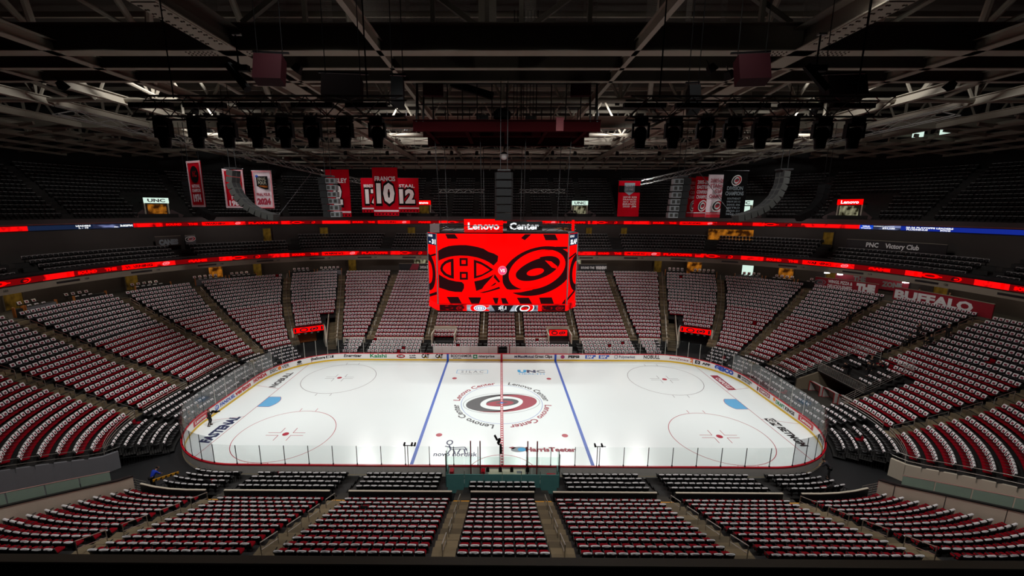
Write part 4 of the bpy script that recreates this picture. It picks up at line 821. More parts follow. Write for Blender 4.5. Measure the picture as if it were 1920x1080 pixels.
# ================================================================= near corner tunnels: side walls, glass rails, fences
for sx, nm in ((1, 'right'), (-1, 'left')):
    P = []; Q = []
    for i in np.linspace(-.3, 11, 12):
        d, z = rowdz(max(0, i)); gq = lerp(4.772, 4.87, i/20) if sx > 0 else lerp(7.215, 7.1, i/20); x, y = bowl(gq, 5.25+.813*i-.4); P.append((x, y, -.05, z+1.25))
    g = G(); wallstrip(g, P, 0, 0, .22)
    for (x, y, a, c), (x2, y2, a2, c2) in zip(P[:-1], P[1:]): g.bar((x, y, c+.03), (x2, y2, c2+.03), .3, .07, 1)
    g.build('wall_tunnel', ['wall_cream', 'metal_dark'], **S)
    for k in range(1, 12, 3):
        x, y, a, c = P[k]; g = G(); g.box((x, y, c/2), (.3, .12, c), 1.2); g.build('trim_pilaster', 'tier_wall', **S)
    gr = root('glass_rail', (P[0][0], P[0][1], 0), f'green tinted glass rail on the cream tunnel wall, {nm} side', 'glass rail')
    ox, oy = P[0][0], P[0][1]; off = Vector((sx*.75, .32))
    for k in range(1, 11, 2):
        a, c = P[k], P[min(11, k+2)]; t = (Vector(c[:2])-Vector(a[:2]))*.02
        g = G(); wallstrip(g, [(a[0]-ox+off.x+t.x, a[1]-oy+off.y+t.y, a[3]-.4, a[3]+.45), (c[0]-ox+off.x-t.x, c[1]-oy+off.y-t.y, c[3]-.4, c[3]+.45)], 0, 0, .03); g.build('glass_pane', 'glass_green', gr)
    g = G(); g.path([(p[0]-ox+off.x, p[1]-oy+off.y, p[3]+.49) for p in P[1:]], .03, 6); g.build('top_rail', 'rail_steel', gr)
    # wall that closes the end stand
    P2 = []
    for i in np.linspace(-1.3, 12, 14):
        z = rowdz(max(0, i))[1]; gq = lerp(4.46, 4.85, i/20) if sx > 0 else lerp(7.57, 7.26, i/20); x, y = bowl(gq, 5.25+.813*i-.3); P2.append((x, y, -.05, z+.05))
    g = G(); wallstrip(g, P2, 0, 0, .25); g.build('wall_end_stand_side', 'wall_cream' if sx > 0 else 'wall_grey', **S)
    g2 = root('handrail', (P2[0][0], P2[0][1], 0), f'rail along the top of the {nm} tunnel wall', 'handrail'); px, py = P2[0][:2]
    for h in (.3, .75):
        g = G(); g.path([(p[0]-px, p[1]-py, p[3]+h) for p in P2], .025, 5); g.build('rail', 'rail_steel', g2)
    # black side rail that closes the folding seats
    for k, (ga, da, db) in enumerate(((4.41, .9, 4.9), )):
        gq = ga if sx > 0 else 12-ga
        a = Vector(bowl(gq, da)); c = Vector(bowl(gq, db)); fe = root('barrier_fence', (a.x, a.y, 0), f'black barred fence closing the folding seats at the {nm} tunnel', 'fence')
        v = c-a; n_ = 26
        for h0, h1 in ((1.05, 1.95), (.12, 1.0), (.55, 1.5)):
            g = G(); g.tube((0, 0, h0), (v.x, v.y, h1), .025, 5); g.build('rail', 'black_metal', fe)
        for q in range(n_+1):
            f = q/n_; g = G(); g.tube((v.x*f, v.y*f, .05), (v.x*f, v.y*f, 1.05+.9*f), .024, 4); g.build('bar', 'black_metal', fe)
    # barred steel fence at the end of the near corner seats, and pale rails behind them
    fa = [(21.9, -14.1), (24.6, -14.5)] if sx > 0 else [(-20.7, -14.1), (-23.6, -14.2)]
    for (a, c), tx, m, hh in (((fa[0], fa[1]), 'black barred fence behind the boards', 'black_metal', 1.1), (((sx*25.0, -14.8), (sx*26.8, -17.4)), 'black mesh fence beside the corner seats', 'black_metal', 1.2)):
        fe = root('barrier_fence', (a[0], a[1], 0), f'{tx}, near {nm} corner', 'fence'); v = Vector((c[0]-a[0], c[1]-a[1]))
        for h in (.12, hh):
            g = G(); g.tube((0, 0, h), (v.x, v.y, h), .028, 5); g.build('rail', m, fe)
        for q in range(19):
            g = G(); g.tube((v.x*q/18, v.y*q/18, .05), (v.x*q/18, v.y*q/18, hh), .018, 4); g.build('bar', m, fe)
    pr = root('guard_rail', (sx*26.2, -16.2, 0), f'pale steel rail of six bars by the tunnel mouth, near {nm} corner', 'guard rail')
    L1 = [(0, 0), (sx*2.0, .5), (sx*3.6, -2.6)]
    for h in (.3, .5, .7, .9, 1.1, 1.3):
        g = G(); g.path([(a, b_, h+.5) for a, b_ in L1], .022, 5); g.build('rail', 'rail_steel', pr)
    for a, b_ in ((0, 0), (sx*1.0, .25), (sx*2.0, .5), (sx*2.8, -1.0), (sx*3.6, -2.6)):
        g = G(); g.tube((a, b_, 0), (a, b_, 1.82), .026, 5); g.build('post', 'rail_steel', pr)
    g = G(); wallstrip(g, [bowl(4.96 if sx > 0 else 7.04, 4.2), bowl(4.80 if sx > 0 else 7.2, 4.2)], 0, .3); g.build('kerb', 'concrete_dark', **S)
# ================================================================= ribbons, club tier, upper tier, outer walls
class Path:
    def __init__(s, g0, g1, d, step=.03):
        s.P = [Vector(p) for p in bline(g0, g1, d, step)]; s.L = [0.]
        for a, b in zip(s.P[:-1], s.P[1:]): s.L.append(s.L[-1]+(b-a).length)
        s.len = s.L[-1]
    def at(s, u, off=0.):
        u = min(max(u, 0), s.len-1e-4); j = int(np.searchsorted(s.L, u, 'right'))-1; j = min(j, len(s.P)-2); f = (u-s.L[j])/(s.L[j+1]-s.L[j])
        t = (s.P[j+1]-s.P[j]).normalized(); p = s.P[j].lerp(s.P[j+1], f); return (p.x+t.y*off, p.y-t.x*off)     # +off = towards the ice
    def near(s, x, y): return min(range(len(s.P)), key=lambda i: (s.P[i]-Vector((x, y))).length)
    def pos(s, x, y): return s.L[s.near(x, y)]
GA, GB = 7.55, 14.45
def sweep(name, mats, d, prof, mi=None, g0=GA, g1=GB, parent=None, **kw):
    """closed profile (offset outward, z) swept along the bowl"""
    P = Path(g0, g1, d); g = G(); k = len(prof); n = len(P.P)
    for i in range(n):
        for o_, z in prof: x, y = P.at(P.L[i], -o_); g.v.append((x, y, z))
    for i in range(n-1):
        for j in range(k): g.f.append((i*k+j, (i+1)*k+j, (i+1)*k+(j+1) % k, i*k+(j+1) % k)); g.m.append(0 if mi is None else mi[j])
    g.f.append(tuple(range(k))); g.f.append(tuple((n-1)*k+j for j in range(k))[::-1]); g.m += [0, 0]
    return g.build(name, mats, parent, **kw)
sweep('balcony_fascia', 'fascia_beige', 22.3, [(0, 11.85), (0, 12.72), (.5, 12.72), (.5, 11.85)], **S)
sweep('balcony_floor', 'tier_wall', 22.3, [(.5, 12.3), (.5, 12.8), (7.6, 12.8), (7.6, 12.3)], **S)
sweep('balcony_parapet', 'wall_black', 22.3, [(.15, 13.5), (.15, 13.95), (.35, 13.95), (.35, 12.7)], **S)
sweep('concourse_floor', 'concrete_dark', 21.6, [(.1, 8.7), (.1, 9.0), (6.0, 9.0), (6.0, 8.7)], **S)
sweep('wall_concourse', 'tier_wall', 27.2, [(0, 8.8), (0, 12.4), (.3, 12.4), (.3, 8.8)], **S)
sweep('wall_club', 'tier_wall', 28.5, [(0, 12.5), (0, 18.4), (.3, 18.4), (.3, 12.5)], **S)
sweep('upper_fascia', 'wall_black', 29.3, [(-.25, 18.3), (-.25, 18.46), (2.6, 19.4), (2.6, 18.3)], **S)
sweep('upper_parapet', 'parapet_mauve', 29.3, [(.3, 19.2), (.3, 19.35), (1.5, 19.95), (1.9, 19.95), (1.9, 19.2)], **S)
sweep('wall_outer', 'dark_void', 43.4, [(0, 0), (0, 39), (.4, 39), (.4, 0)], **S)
def led(name, d, z0, z1, label, units):
    r = root(name, (0, 0, 0), label, 'led ribbon'); P = Path(GA, GB, d-.05)
    x = sweep('screen', 'led_band', d, [(-.06, z0), (-.06, z1), (.1, z1), (.1, z0)], parent=r)
    sweep('frame', 'metal_dark', d, [(-.1, z1), (-.1, z1+.09), (.12, z1+.09), (.12, z1)], parent=r); sweep('frame', 'metal_dark', d, [(-.1, z0-.09), (-.1, z0), (.12, z0), (.12, z0-.09)], parent=r)
    return r, P
HB = .74
def led_text(P, uc, s, z, h, m, r, width=None, bold=.05):
    g = G(); put_text(g, s, lambda u, v, k=0: (*P.at(uc+u, .045), z+v), h, 0, 0, 0, bold, 1, width); g.build('lettering', m, r)
def led_patch(P, u0, u1, z0, z1, m, r, off=.03):
    n = max(1, int((u1-u0)/.7)); A = [(*P.at(u0+(u1-u0)*i/n, off), z0) for i in range(n+1)]; B = [(a[0], a[1], z1) for a in A]
    g = G(); g.strip(A, B); g.build('graphic', m, r)
for (nm, d, z0, z1, lab, per) in (('led_ribbon', 22.3, 12.80, 13.50, 'lower red LED ribbon board running round the club balcony', 29.), ('led_ribbon', 29.3, 18.52, 19.14, 'upper red LED ribbon board below the top tier', 31.)):
    r, P = led(nm, d, z0, z1, lab, per); H = z1-z0; zc = (z0+z1)/2
    if z0 > 15: uL = P.pos(*bowl(9.326, d)); uR = P.pos(*bowl(12.672, d))
    else: uL, uR = 0, P.len
    u = uL+3 if z0 > 15 else 6; k = 0
    while u+per < uR+per*.4:
        def put(o): return u+o
        led_patch(P, put(0), put(.35), z0, z1, 'led_red', r); led_patch(P, put(.8), put(6.3), z0, z1, 'led_deep', r)
        led_text(P, put(2.3), 'SOUND', z0+H*.25, H*.5, 'led_red', r, 2.2, .08); led_text(P, put(5.0), 'THE', z0+H*.25, H*.5, 'led_red', r, 1.4, .08)
        led_patch(P, put(6.4), put(10.4), z0, z1, 'led_red', r, .04); led_text(P, put(8.4), 'WARNING', z0+H*.25, H*.5, 'led_halfred', r, 3.4, .06)
        g = G(); storm_eye(g, lambda a, b, q=0: (*P.at(put(11.8)+a, .05+.004*q), zc+b), H*.7, 0, 0); g.build('graphic', 'led_pink', r)
        led_patch(P, put(13), put(19), z0, z1, 'led_deep', r); led_text(P, put(16), 'PLAYOFFS' if k % 2 == 0 else 'GAME', z0+H*.25, H*.5, 'led_red', r, 5.0 if k % 2 == 0 else 2.6, .08)
        led_patch(P, put(20), put(20.4), z0, z1, 'led_red', r); led_patch(P, put(20.9), put(26.4), z0, z1, 'led_deep', r)
        g = G(); band(g, ell(-1.0, 0, 1.0, H*.42, 0, 24), ell(-1.0, 0, .6, H*.22, 0, 24), lambda a, b, q=0: (*P.at(put(22.8)+a, .05), zc+b)); storm_eye(g, lambda a, b, q=0: (*P.at(put(24.6)+a, .05+.004*q), zc+b), H*.8, 0, 1); shape(g, rect(-.5, -.06, .3, .06), lambda a, b, q=0: (*P.at(put(22.8)+a, .05), zc+b)); g.build('graphic', ['led_red', 'led_dark'], r)
        u += per; k += 1
    if z0 > 15:
        led_patch(P, uL-12, uL, z0, z1, 'led_navy', r); led_patch(P, uL-4.9, uL-1.8, z0+.05, z1-.05, 'led_slate', r, .04); led_text(P, uL-.9, '3:02PM', z0+H*.3, H*.42, 'led_white', r, 1.55, .06); led_text(P, uL-6.0, 'LEADERS', z0+H*.55, H*.33, 'led_white', r, 1.7, .05); led_text(P, uL-6.0, 'L - 10', z0+H*.1, H*.30, 'led_white', r, 1.1, .05); led_text(P, uL-2.2, 'PM', z0+H*.12, H*.22, 'led_white', r, .4, .05)
        led_patch(P, uR, uR+1.7, z0, z1, 'led_blue', r); led_text(P, uR+.85, 'WRAL', z0+H*.5, H*.36, 'led_white', r, 1.0, .04); led_text(P, uR+.85, 'Weather', z0+H*.1, H*.28, 'led_white', r, 1.35, .04)
        led_patch(P, uR+1.7, uR+5.0, z0, z1, 'led_slate', r); led_text(P, uR+3.0, 'CURRENT JACKPOT', z0+H*.66, H*.22, 'led_white', r, 2.5, .02); led_text(P, uR+3.6, '$31,100', z0+H*.14, H*.36, 'led_white', r, 1.5, .04)
        led_patch(P, uR+5.0, uR+20, z0, z1, 'led_deepblue', r); led_text(P, uR+8.2, '25-26 PLAYOFFS LEADERS', z0+H*.52, H*.34, 'led_white', r, 5.2, .05); led_text(P, uR+6.9, 'PLUS/MINUS', z0+H*.08, H*.30, 'led_white', r, 2.4, .05); led_text(P, uR+10.0, 'EVANS', z0+H*.08, H*.30, 'led_white', r, 1.1, .05)
# numbers and dark vents on the beige fascia
P = Path(GA, GB, 22.3)
vent = 0
for i in range(24):
    u = 8+i*8.6
    if u > P.len-4: break
    vent += 1
    g = G(); n = 4; A = [(*P.at(u+2.6*j/n, .03), 12.15) for j in range(n+1)]; g.strip(A, [(a[0], a[1], 12.42) for a in A]); tag(g.build('fascia_vent', 'wall_black'), f'dark slot vent in the beige balcony fascia, {ORD[vent]} from the left', 'vent', 'fascia vents')
    g = G(); put_text(g, str(101+i), lambda a, b, k=0: (*P.at(u+3.4+a, .03), 12.18+b), .24, bold=.03); tag(g.build('section_number', 'wall_black'), f'{ORD[vent]} section number from the left on the beige balcony fascia', 'number', 'section numbers')
# near balcony ledge under the camera
def nsweep(name, m, d, prof):
    P = Path(4.55, 7.45, d); g = G(); k = len(prof); n = len(P.P)
    for i in range(n):
        for o_, z in prof: x, y = P.at(P.L[i], -o_); g.v.append((x, y, z))
    for i in range(n-1):
        for j in range(k): g.f.append((i*k+j, (i+1)*k+j, (i+1)*k+(j+1) % k, i*k+(j+1) % k)); g.m.append(0)
    return g.build(name, m, **S)
nsweep('near_balcony_parapet', 'wall_black', 22.2, [(0, 12.2), (0, 14.18), (.12, 14.30), (.34, 14.30), (.38, 12.2)])
nsweep('near_balcony_ledge', 'fascia_beige', 22.2, [(.13, 14.30), (.13, 14.34), (.33, 14.34), (.33, 14.30)])
nsweep('near_balcony_floor', 'dark_void', 22.5, [(0, 12.0), (0, 13.0), (6.5, 13.0), (6.5, 12.0)])
nsweep('near_stand_wall', 'dark_void', 14.4, [(.3, 3.0), (.3, 5.4), (.6, 5.4), (.6, 3.0)])
# loge boxes and lit doorways behind the lower bowl
def door(Gq, d, z, w_, h, m, label, sgn=None, group=None):
    x, y, t, n = dirs(Gq, d); a = math.atan2(t.y, t.x); r = root('lit_doorway', (x, y, z), label, 'doorway', group, a)
    side = -1 if n.dot(Vector((-math.sin(a), math.cos(a)))) > 0 else 1
    g = G(); g.box((0, 0, h/2), (w_, .06, h)); g.build('passage', m, r)
    for u in (-w_/2-.06, w_/2+.06):
        g = G(); g.box((u, side*.1, h/2), (.12, .25, h)); g.build('jamb', 'tier_wall', r)
    g = G(); g.box((0, side*.1, h+.07), (w_+.3, .25, .14)); g.build('lintel', 'tier_wall', r)
    return r, side
for k, (Gq, w_, m) in enumerate(((9.04, 2.0, 'room_warm'), (9.27, 1.6, 'room_warm'), (9.47, 2.0, 'room_orange'), (9.58, 1.3, 'room_warm'), (9.86, 1.5, 'room_warm'), (.30, 5.5, 'room_light'), (.55, 1.3, 'room_warm'), (1.44, 1.2, 'room_warm'), (1.62, 5.5, 'room_light'), (2.16, 1.4, 'room_warm'), (2.27, 2.6, 'room_orange'), (2.42, 1.8, 'sign_white'), (2.52, 2.2, 'room_orange'), (2.63, 1.6, 'room_warm'), (2.86, 1.6, 'room_warm'))):
    door(Gq, 27.05, 9.0, w_, 2.6, m, f'lit doorway on the lower concourse, {ORD[k+1]} from the left')
for k, (Gq, w_, m) in enumerate(((8.9, 1.2, 'room_warm'), (9.62, 1.3, 'room_warm'), (9.78, 1.5, 'room_warm'), (.15, 1.6, 'room_warm'), (.42, 1.3, 'room_warm'), (.62, 1.3, 'room_warm'), (1.56, 3.0, 'room_orange'), (1.82, 1.2, 'room_warm'), (2.05, 1.2, 'room_warm'), (2.36, 7.5, 'room_orange'), (2.60, 1.4, 'room_warm'))):
    door(Gq, 28.0 if w_ > 5 else 28.35, 15.4, w_, 2.4, m, f'lit suite doorway on the club level, {ORD[k+1]} from the left')
LOGE = [(9.23, 9.32), (9.385, 9.47), (9.48, 9.56), (9.66, 9.74), (9.75, 9.83), (2.18, 2.25), (2.26, 2.345), (2.40, 2.48), (2.49, 2.57), (2.58, 2.635), (8.98, 9.06), (9.09, 9.16), (8.8, 8.9)]
PMF = {}
g = G(); far_seat(g); PMF['chair'] = g.data('chair', ['seat_shell', 'seat_dark']); g = G(); far_towel(g); PMF['towel'] = g.data('rally_towel', ['towel', 'towel_print'])
for k, (a, b) in enumerate(sorted(LOGE, key=lambda p: (p[0]+5) % 10)):
    x, y, t, n = dirs((a+b)/2, 22.6); r = root('loge_box', (x, y, 9.0), f'loge box of counters and black chairs above the lower bowl, {ORD[k+1]} from the left', 'loge box'); W_ = (Vector(bowl(a, 22.6))-Vector(bowl(b, 22.6))).length; an = math.atan2(t.y, t.x)
    f = lambda u, v: (t.x*u+n.x*v, t.y*u+n.y*v)
    g = G(); g.box((*f(0, 0), .45), (W_, .1, .9), an); g.build('front_panel', 'wall_grey' if k % 3 == 1 else 'cab_grey', r); g = G(); g.box((*f(0, .3), .92), (W_, .5, .05), an); g.build('counter', 'cab_black', r)
    for u in (-W_/2, W_/2):
        g = G(); g.box((*f(u, .05), .6), (.12, .3, 1.2), an); g.build('divider', 'wood_orange', r)
    for rw in (0, 1):
        for (x2, y2, rz) in along(bline(a, b, 23.6+1.1*rw, .02), .4, .4, .75):
            c = link('chair', PMF['chair'], r, loc=(x2-x, y2-y, .15+.35*rw), rz=rz); link('chair_towel', PMF['towel'], r, loc=(x2-x, y2-y, .15+.35*rw), rz=rz)
# advertising panels above the last row
def panel(Ga, Gb, d, z0, z1, base, items, label, nm='advertising_panel'):
    P = Path(Ga, Gb, d, .01); x0, y0 = P.at(P.len/2); r = root(nm, (x0, y0, z0), label, 'sign')
    g = G(); wallstrip(g, [(p.x-x0, p.y-y0) for p in P.P], 0, z1-z0, .1); g.build('panel', base, r)
    g = G(); wallstrip(g, [(p.x-x0, p.y-y0) for p in P.P], z1-z0, z1-z0+.06, .16); g.build('edge_trim', 'fascia_beige', r)
    for it in items:
        g = G()
        fn = lambda u, v, k=0: (lambda q: (q[0]-x0, q[1]-y0, v))(P.at(P.len/2+u, .06+.006*k))
        if it[0] == 't': put_text(g, it[1], fn, it[4], 0, it[2], it[3], it[7] if len(it) > 7 else .04, 1, it[5]); g.build('lettering', it[6], r)
        elif it[0] == 'e': storm_eye(g, lambda u, v, k=0: fn(u+it[1], v+it[2], k+1), it[3], 0, 1, 2); g.build('emblem', it[4], r)
        elif it[0] == 'r': g.add([fn(*p) for p in it[1]], [tuple(range(len(it[1])))]); g.build('stripe', it[2], r)
    return r
EM = ['ink_red', 'ink_black', 'ink_white']
panel(.09, .435, 22.2, 9.75, 11.05, 'wall_black', [('r', [(-1.8, .1), (-.2, .1), (.2, 1.25), (-1.2, 1.25)], 'ink_maroon'), ('t', '2026', .9, .4, .45, 1.3, 'ink_white'), ('t', 'PLAYOFFS', 2.9, .35, .6, 2.5, 'ink_white', .08)], 'grey sign with maroon stripe above the far stand, first from the left')
panel(.515, .83, 22.2, 9.75, 11.05, 'wall_black', [('t', 'SOUND THE', -1.2, .4, .42, 3.0, 'ink_white'), ('t', 'WARNING', 1.8, .35, .55, 2.5, 'ink_white', .08)], 'grey lettered sign above the far stand, partly behind the scoreboard, left side')
panel(1.17, 1.48, 22.2, 9.75, 11.05, 'wall_black', [('t', 'PLAYOFFS', -.6, .4, .5, 2.4, 'ink_white', .08), ('e', 2.1, .68, .85, EM)], 'grey sign with swirl emblem above the far stand, right of the scoreboard')
panel(1.57, 1.93, 22.2, 9.75, 11.05, 'wall_black', [('r', [(-2.4, .2), (-1.5, .2), (-1.5, 1.2), (-2.0, 1.2)], 'ink_maroon'), ('t', 'SOUND THE', .3, .42, .4, 2.6, 'ink_white'), ('t', 'WARNING', 2.9, .35, .55, 2.1, 'ink_white', .08)], 'grey lettered sign above the far stand, second right of the scoreboard')
panel(2.629, 2.79, 22.2, 9.3, 11.0, 'tarp_red', [('t', 'WINGS, PIZZA &', -.7, 1.0, .46, 3.1, 'ink_white'), ('t', 'DELICIOUSNESS', -.7, .3, .46, 3.1, 'ink_white'), ('t', 'THE', 2.5, .35, 1.05, 2.3, 'ink_white', .09), ('e', -3.3, .9, .7, ['ink_maroon', 'ink_black', 'ink_grey'])], 'red banner wall reading wings, pizza and deliciousness, right end', 'banner_wall')
panel(2.826, 3.2, 22.2, 9.3, 11.0, 'tarp_red', [('t', 'BUFFALO', -.9, .3, 1.05, 8.6, 'ink_white', .05)], 'red banner wall with large white letters at the right edge', 'banner_wall')
panel(2.64, 2.80, 26.9, 9.6, 11.8, 'ink_maroon', [('t', 'THE', -1.4, .8, .7, 1.6, 'ink_grey', .06), ('t', 'ZONE', 2.6, .5, .7, 2.4, 'ink_grey', .06)], 'dim maroon back wall sign behind the red banner walls', 'advertising_panel')
panel(2.655, 2.86, 26.6, 15.5, 16.9, 'wall_black', [('t', 'PNC', -2.6, .4, .66, 1.5, 'ink_white', .03), ('t', 'Victory Club', .9, .4, .66, 3.9, 'ink_white', .03)], 'black sign with grey lettering above the club seats, right side')
panel(9.335, 9.395, 26.8, 15.5, 17.0, 'tier_wall', [('t', 'CANES', -.0, .2, .75, 2.6, 'ink_grey', .08)], 'dark wall sign with bold grey letters above the club seats, left side')
panel(9.405, 9.43, 26.8, 15.5, 17.0, 'cab_light', [('e', 0, .9, .7, EM)], 'pale square sign with small emblem above the left club seats')
# upper tier doorways with signs
for k, (Gq, m, sg, tx) in enumerate(((9.386, 'room_orange', 'sign_white', 'UNC'), (.232, 'room_warm', 'led_red', 'Lenovo'), (1.759, 'room_light', 'sign_white', 'UNC'), (2.375, 'sign_white', 'sign_white', 'UNC'), (2.612, 'room_light', 'led_red', 'Lenovo'))):
    x, y, t, n = dirs(Gq, 32.3); r, side = door(Gq, 32.3, 20.0, 2.6, 2.2, m, f'lit doorway of the upper tier under a {"white" if sg == "sign_white" else "red"} sign, {ORD[k+1]} from the left')
    a = math.atan2(t.y, t.x); s_ = root('lit_sign', (x+n.x*-.2, y+n.y*-.2, 22.75), f'{"white" if sg == "sign_white" else "red"} lit sign over the upper tier doorway, {ORD[k+1]} from the left', 'sign', None, a)
    g = G(); g.box((0, 0, .1), (3.4, .2, .9)); g.build('box', sg, s_); g = G(); put_text(g, tx, lambda u, v, q=0: (u, side*.11, v), .5, 0, 0, -.15, .04, 1, 2.4); g.build('lettering', 'ink_grey' if sg == 'sign_white' else 'led_white', s_)
    g = G()
    for u in (-1.6, 1.6): g.box((u, 1.7, 1.1), (.2, 3.4, 2.6))
    g.build('side_wall', 'wall_cream', r); g = G(); g.box((0, 1.7, 2.5), (3.4, 3.4, .16)); g.build('portal_roof', 'parapet_mauve', r)
    for u in (-1.75, 1.75): g = G(); g.bar((u, .1, .9), (u+math.copysign(1.4, u), -.9, -.1), .14, 1.0); g.build('wing_wall', 'parapet_mauve', r)

# warm fill lamps added over the concourse to light the loges
k = 0
for Gq in list(np.arange(8.7, 10, .12))+list(np.arange(.1, 2, .23))+list(np.arange(2.06, 3.2, .12)):
    k += 1; x, y = bowl(Gq, 24.6); d = bpy.data.lights.new('downlight_lamp', 'POINT'); d.energy = 55; d.color = (1, .86, .66); d.shadow_soft_size = .12; o = bpy.data.objects.new('downlight_lamp', d); COL.objects.link(o); o.location = (x, y, 11.95)
    r = root('downlight', (x, y, 12.2), f'small downlight under the club balcony, {ORD[k]} from the left', 'lamp', 'concourse downlights'); g = G(); g.lathe([(.0, .12), (.14, .12), (.16, 0), (.13, 0), (.1, .08)], 8); g.build('ring', 'cab_black', r)
# ================================================================= centre hung scoreboard
SB = root('scoreboard', (0, 0, 12.0), 'centre hung scoreboard with red lit screens and a white arena name on top', 'scoreboard')
OZ = 12.0
PL = [(-7.55, -1.5), (-6.35, -3.5), (6.35, -3.5), (7.55, -1.5), (7.55, 1.5), (6.35, 3.5), (-6.35, 3.5), (-7.55, 1.5)]
def inset(P, k): return [(x*(1-k/7.5), y*(1-k/3.5)) for x, y in P]
g = G(); Q = inset(PL, .12); g.add([(x, y, .05) for x, y in Q]+[(x, y, 7.25) for x, y in Q], [tuple(range(8))[::-1], tuple(range(8, 16))]+[(i, (i+1) % 8, 8+(i+1) % 8, 8+i) for i in range(8)]); g.build('housing', 'cab_black', SB)
for i in range(8):
    (x0, y0), (x1, y1) = PL[i], PL[(i+1) % 8]; v = Vector((x1-x0, y1-y0)); L_ = v.length; t = v/L_; n = Vector((t.y, -t.x))
    g = G(); f = lambda u, z, o=0.: (x0+t.x*u+n.x*o, y0+t.y*u+n.y*o, z)
    g.add([f(.06, .32), f(L_-.06, .32), f(L_-.06, 7.2), f(.06, 7.2), f(.06, .32, -.08), f(L_-.06, .32, -.08), f(L_-.06, 7.2, -.08), f(.06, 7.2, -.08)], [(0, 1, 2, 3), (5, 4, 7, 6), (4, 5, 1, 0), (3, 2, 6, 7), (1, 5, 6, 2), (4, 0, 3, 7)]); g.build('screen', 'led_red', SB)
for x, y in PL:
    g = G(); g.box((x*1.002, y*1.002, 3.75), (.10, .10, 6.95)); g.build('screen_mullion', 'cab_light', SB)
def scr(off=.012):
    return lambda a, b, k=0: ((min(max(a, 463), 1334)-898)/873*12.6, -3.5-off-.006*k, (1030-min(max(b, 560), 1029))*6.88/473+.33)
def SP(pts, fn, g, mi): shape(g, pts, fn, mi)
A2 = lambda P: [(390.7+x*.5262, 532.8+y*.5262) for x, y in P]
B2 = lambda P: [(888+x*.5265, 532.8+y*.5265) for x, y in P]
g = G(); f = scr(); f2 = scr(.02)
# left emblem: dark arcs, D shapes and squares
top = [(145, 385), (145, 262), (200, 228), (290, 198), (390, 188), (500, 188), (620, 205), (720, 232), (780, 270), (830, 292), (905, 300), (918, 375), (850, 448)]; low = [(840, 440), (790, 405), (720, 370), (620, 340), (520, 325), (420, 322), (320, 330), (240, 350), (180, 372), (145, 388)]
for tp, lw in ((top, low),):
    T_ = np.array(tp[1:]); B_ = np.array(low[::-1]); n = 14
    def rs(Pq): d = np.concatenate([[0], np.cumsum(np.hypot(*np.diff(Pq, axis=0).T))]); return [tuple((np.interp(q*d[-1], d, Pq[:, 0]), np.interp(q*d[-1], d, Pq[:, 1]))) for q in np.linspace(0, 1, n)]
    a, b = rs(T_), rs(B_)
    for i in range(n-1): SP(A2([a[i], a[i+1], b[i+1], b[i]]), f, g, 0)
a = [(145, 560), (200, 595), (270, 630), (360, 652), (440, 660)]; b = [(145, 735), (200, 752), (270, 776), (350, 790), (440, 792)]
for i in range(4): SP(A2([a[i], a[i+1], b[i+1], b[i]]), f, g, 0)
SP(A2([(440, 660), (470, 690), (468, 740), (440, 792)]), f, g, 0)
a = [(600, 652), (690, 632), (780, 600), (865, 555)]; b = [(625, 778), (700, 750), (735, 700), (790, 640)]
for i in range(3): SP(A2([a[i], a[i+1], b[i+1], b[i]]), f, g, 0)
SP(A2([(865, 555), (935, 655), (915, 668), (850, 600)]), f, g, 0); SP(A2([(800, 722), (870, 668), (890, 672), (860, 700)]), f, g, 0); SP(A2([(660, 800), (800, 765), (925, 720), (935, 745), (800, 785), (720, 803)]), f, g, 0)
SP(A2([(340, 358), (340, 620), (280, 607), (210, 570), (172, 520), (165, 485), (180, 440), (225, 395), (280, 370)]), f, g, 0); SP(A2([(303, 402), (303, 575), (250, 555), (210, 515), (198, 488), (210, 455), (250, 420)]), f2, g, 1)
SP(A2([(597, 372), (690, 400), (770, 445), (848, 500), (770, 548), (690, 590), (597, 618)]), f, g, 0); SP(A2([(630, 412), (700, 438), (802, 503), (700, 562), (630, 580)]), f2, g, 1)
for y in (352, 528): SP(A2(rect(415, y, 520, y+103)), f, g, 0); SP(A2(rect(441, y+27, 494, y+76)), f2, g, 1)
# right emblem: tilted swirl
big = ell(470, 520, 470, 300, -.32, 48); SP(B2([(x if x > 20 else 20, y) for x, y in big]), f, g, 0)
f3 = scr(.028); f4 = scr(.036); f5 = scr(.044)
SP(B2(ell(460, 498, 375, 236, -.36, 48)), f2, g, 1); SP(B2([(20, 740), (120, 760), (250, 752), (500, 705), (400, 760), (260, 790), (100, 800), (20, 790)]), f2, g, 1); SP(B2([(420, 285), (560, 235), (700, 205), (840, 205), (840, 235), (700, 240), (560, 262)]), f2, g, 0)
SP(B2([(60, 330), (160, 270), (330, 200), (420, 190), (250, 260), (120, 330), (60, 395)]), f2, g, 1)
SP(B2(ell(470, 484, 296, 132, -.36, 44)), f3, g, 0)
a = ell(440, 480, 290, 120, -.42, 24, PI*1.03, PI*1.62, True); b = ell(440, 484, 280, 106, -.42, 24, PI*1.03, PI*1.62, True)
for i in range(23): SP(B2([a[i], a[i+1], b[i+1], b[i]]), f4, g, 1)
SP(B2([(560, 380), (640, 392), (720, 455), (712, 485), (650, 468)]), f4, g, 1); SP(B2(ell(440, 528, 112, 44, -.22, 28)), f4, g, 1)
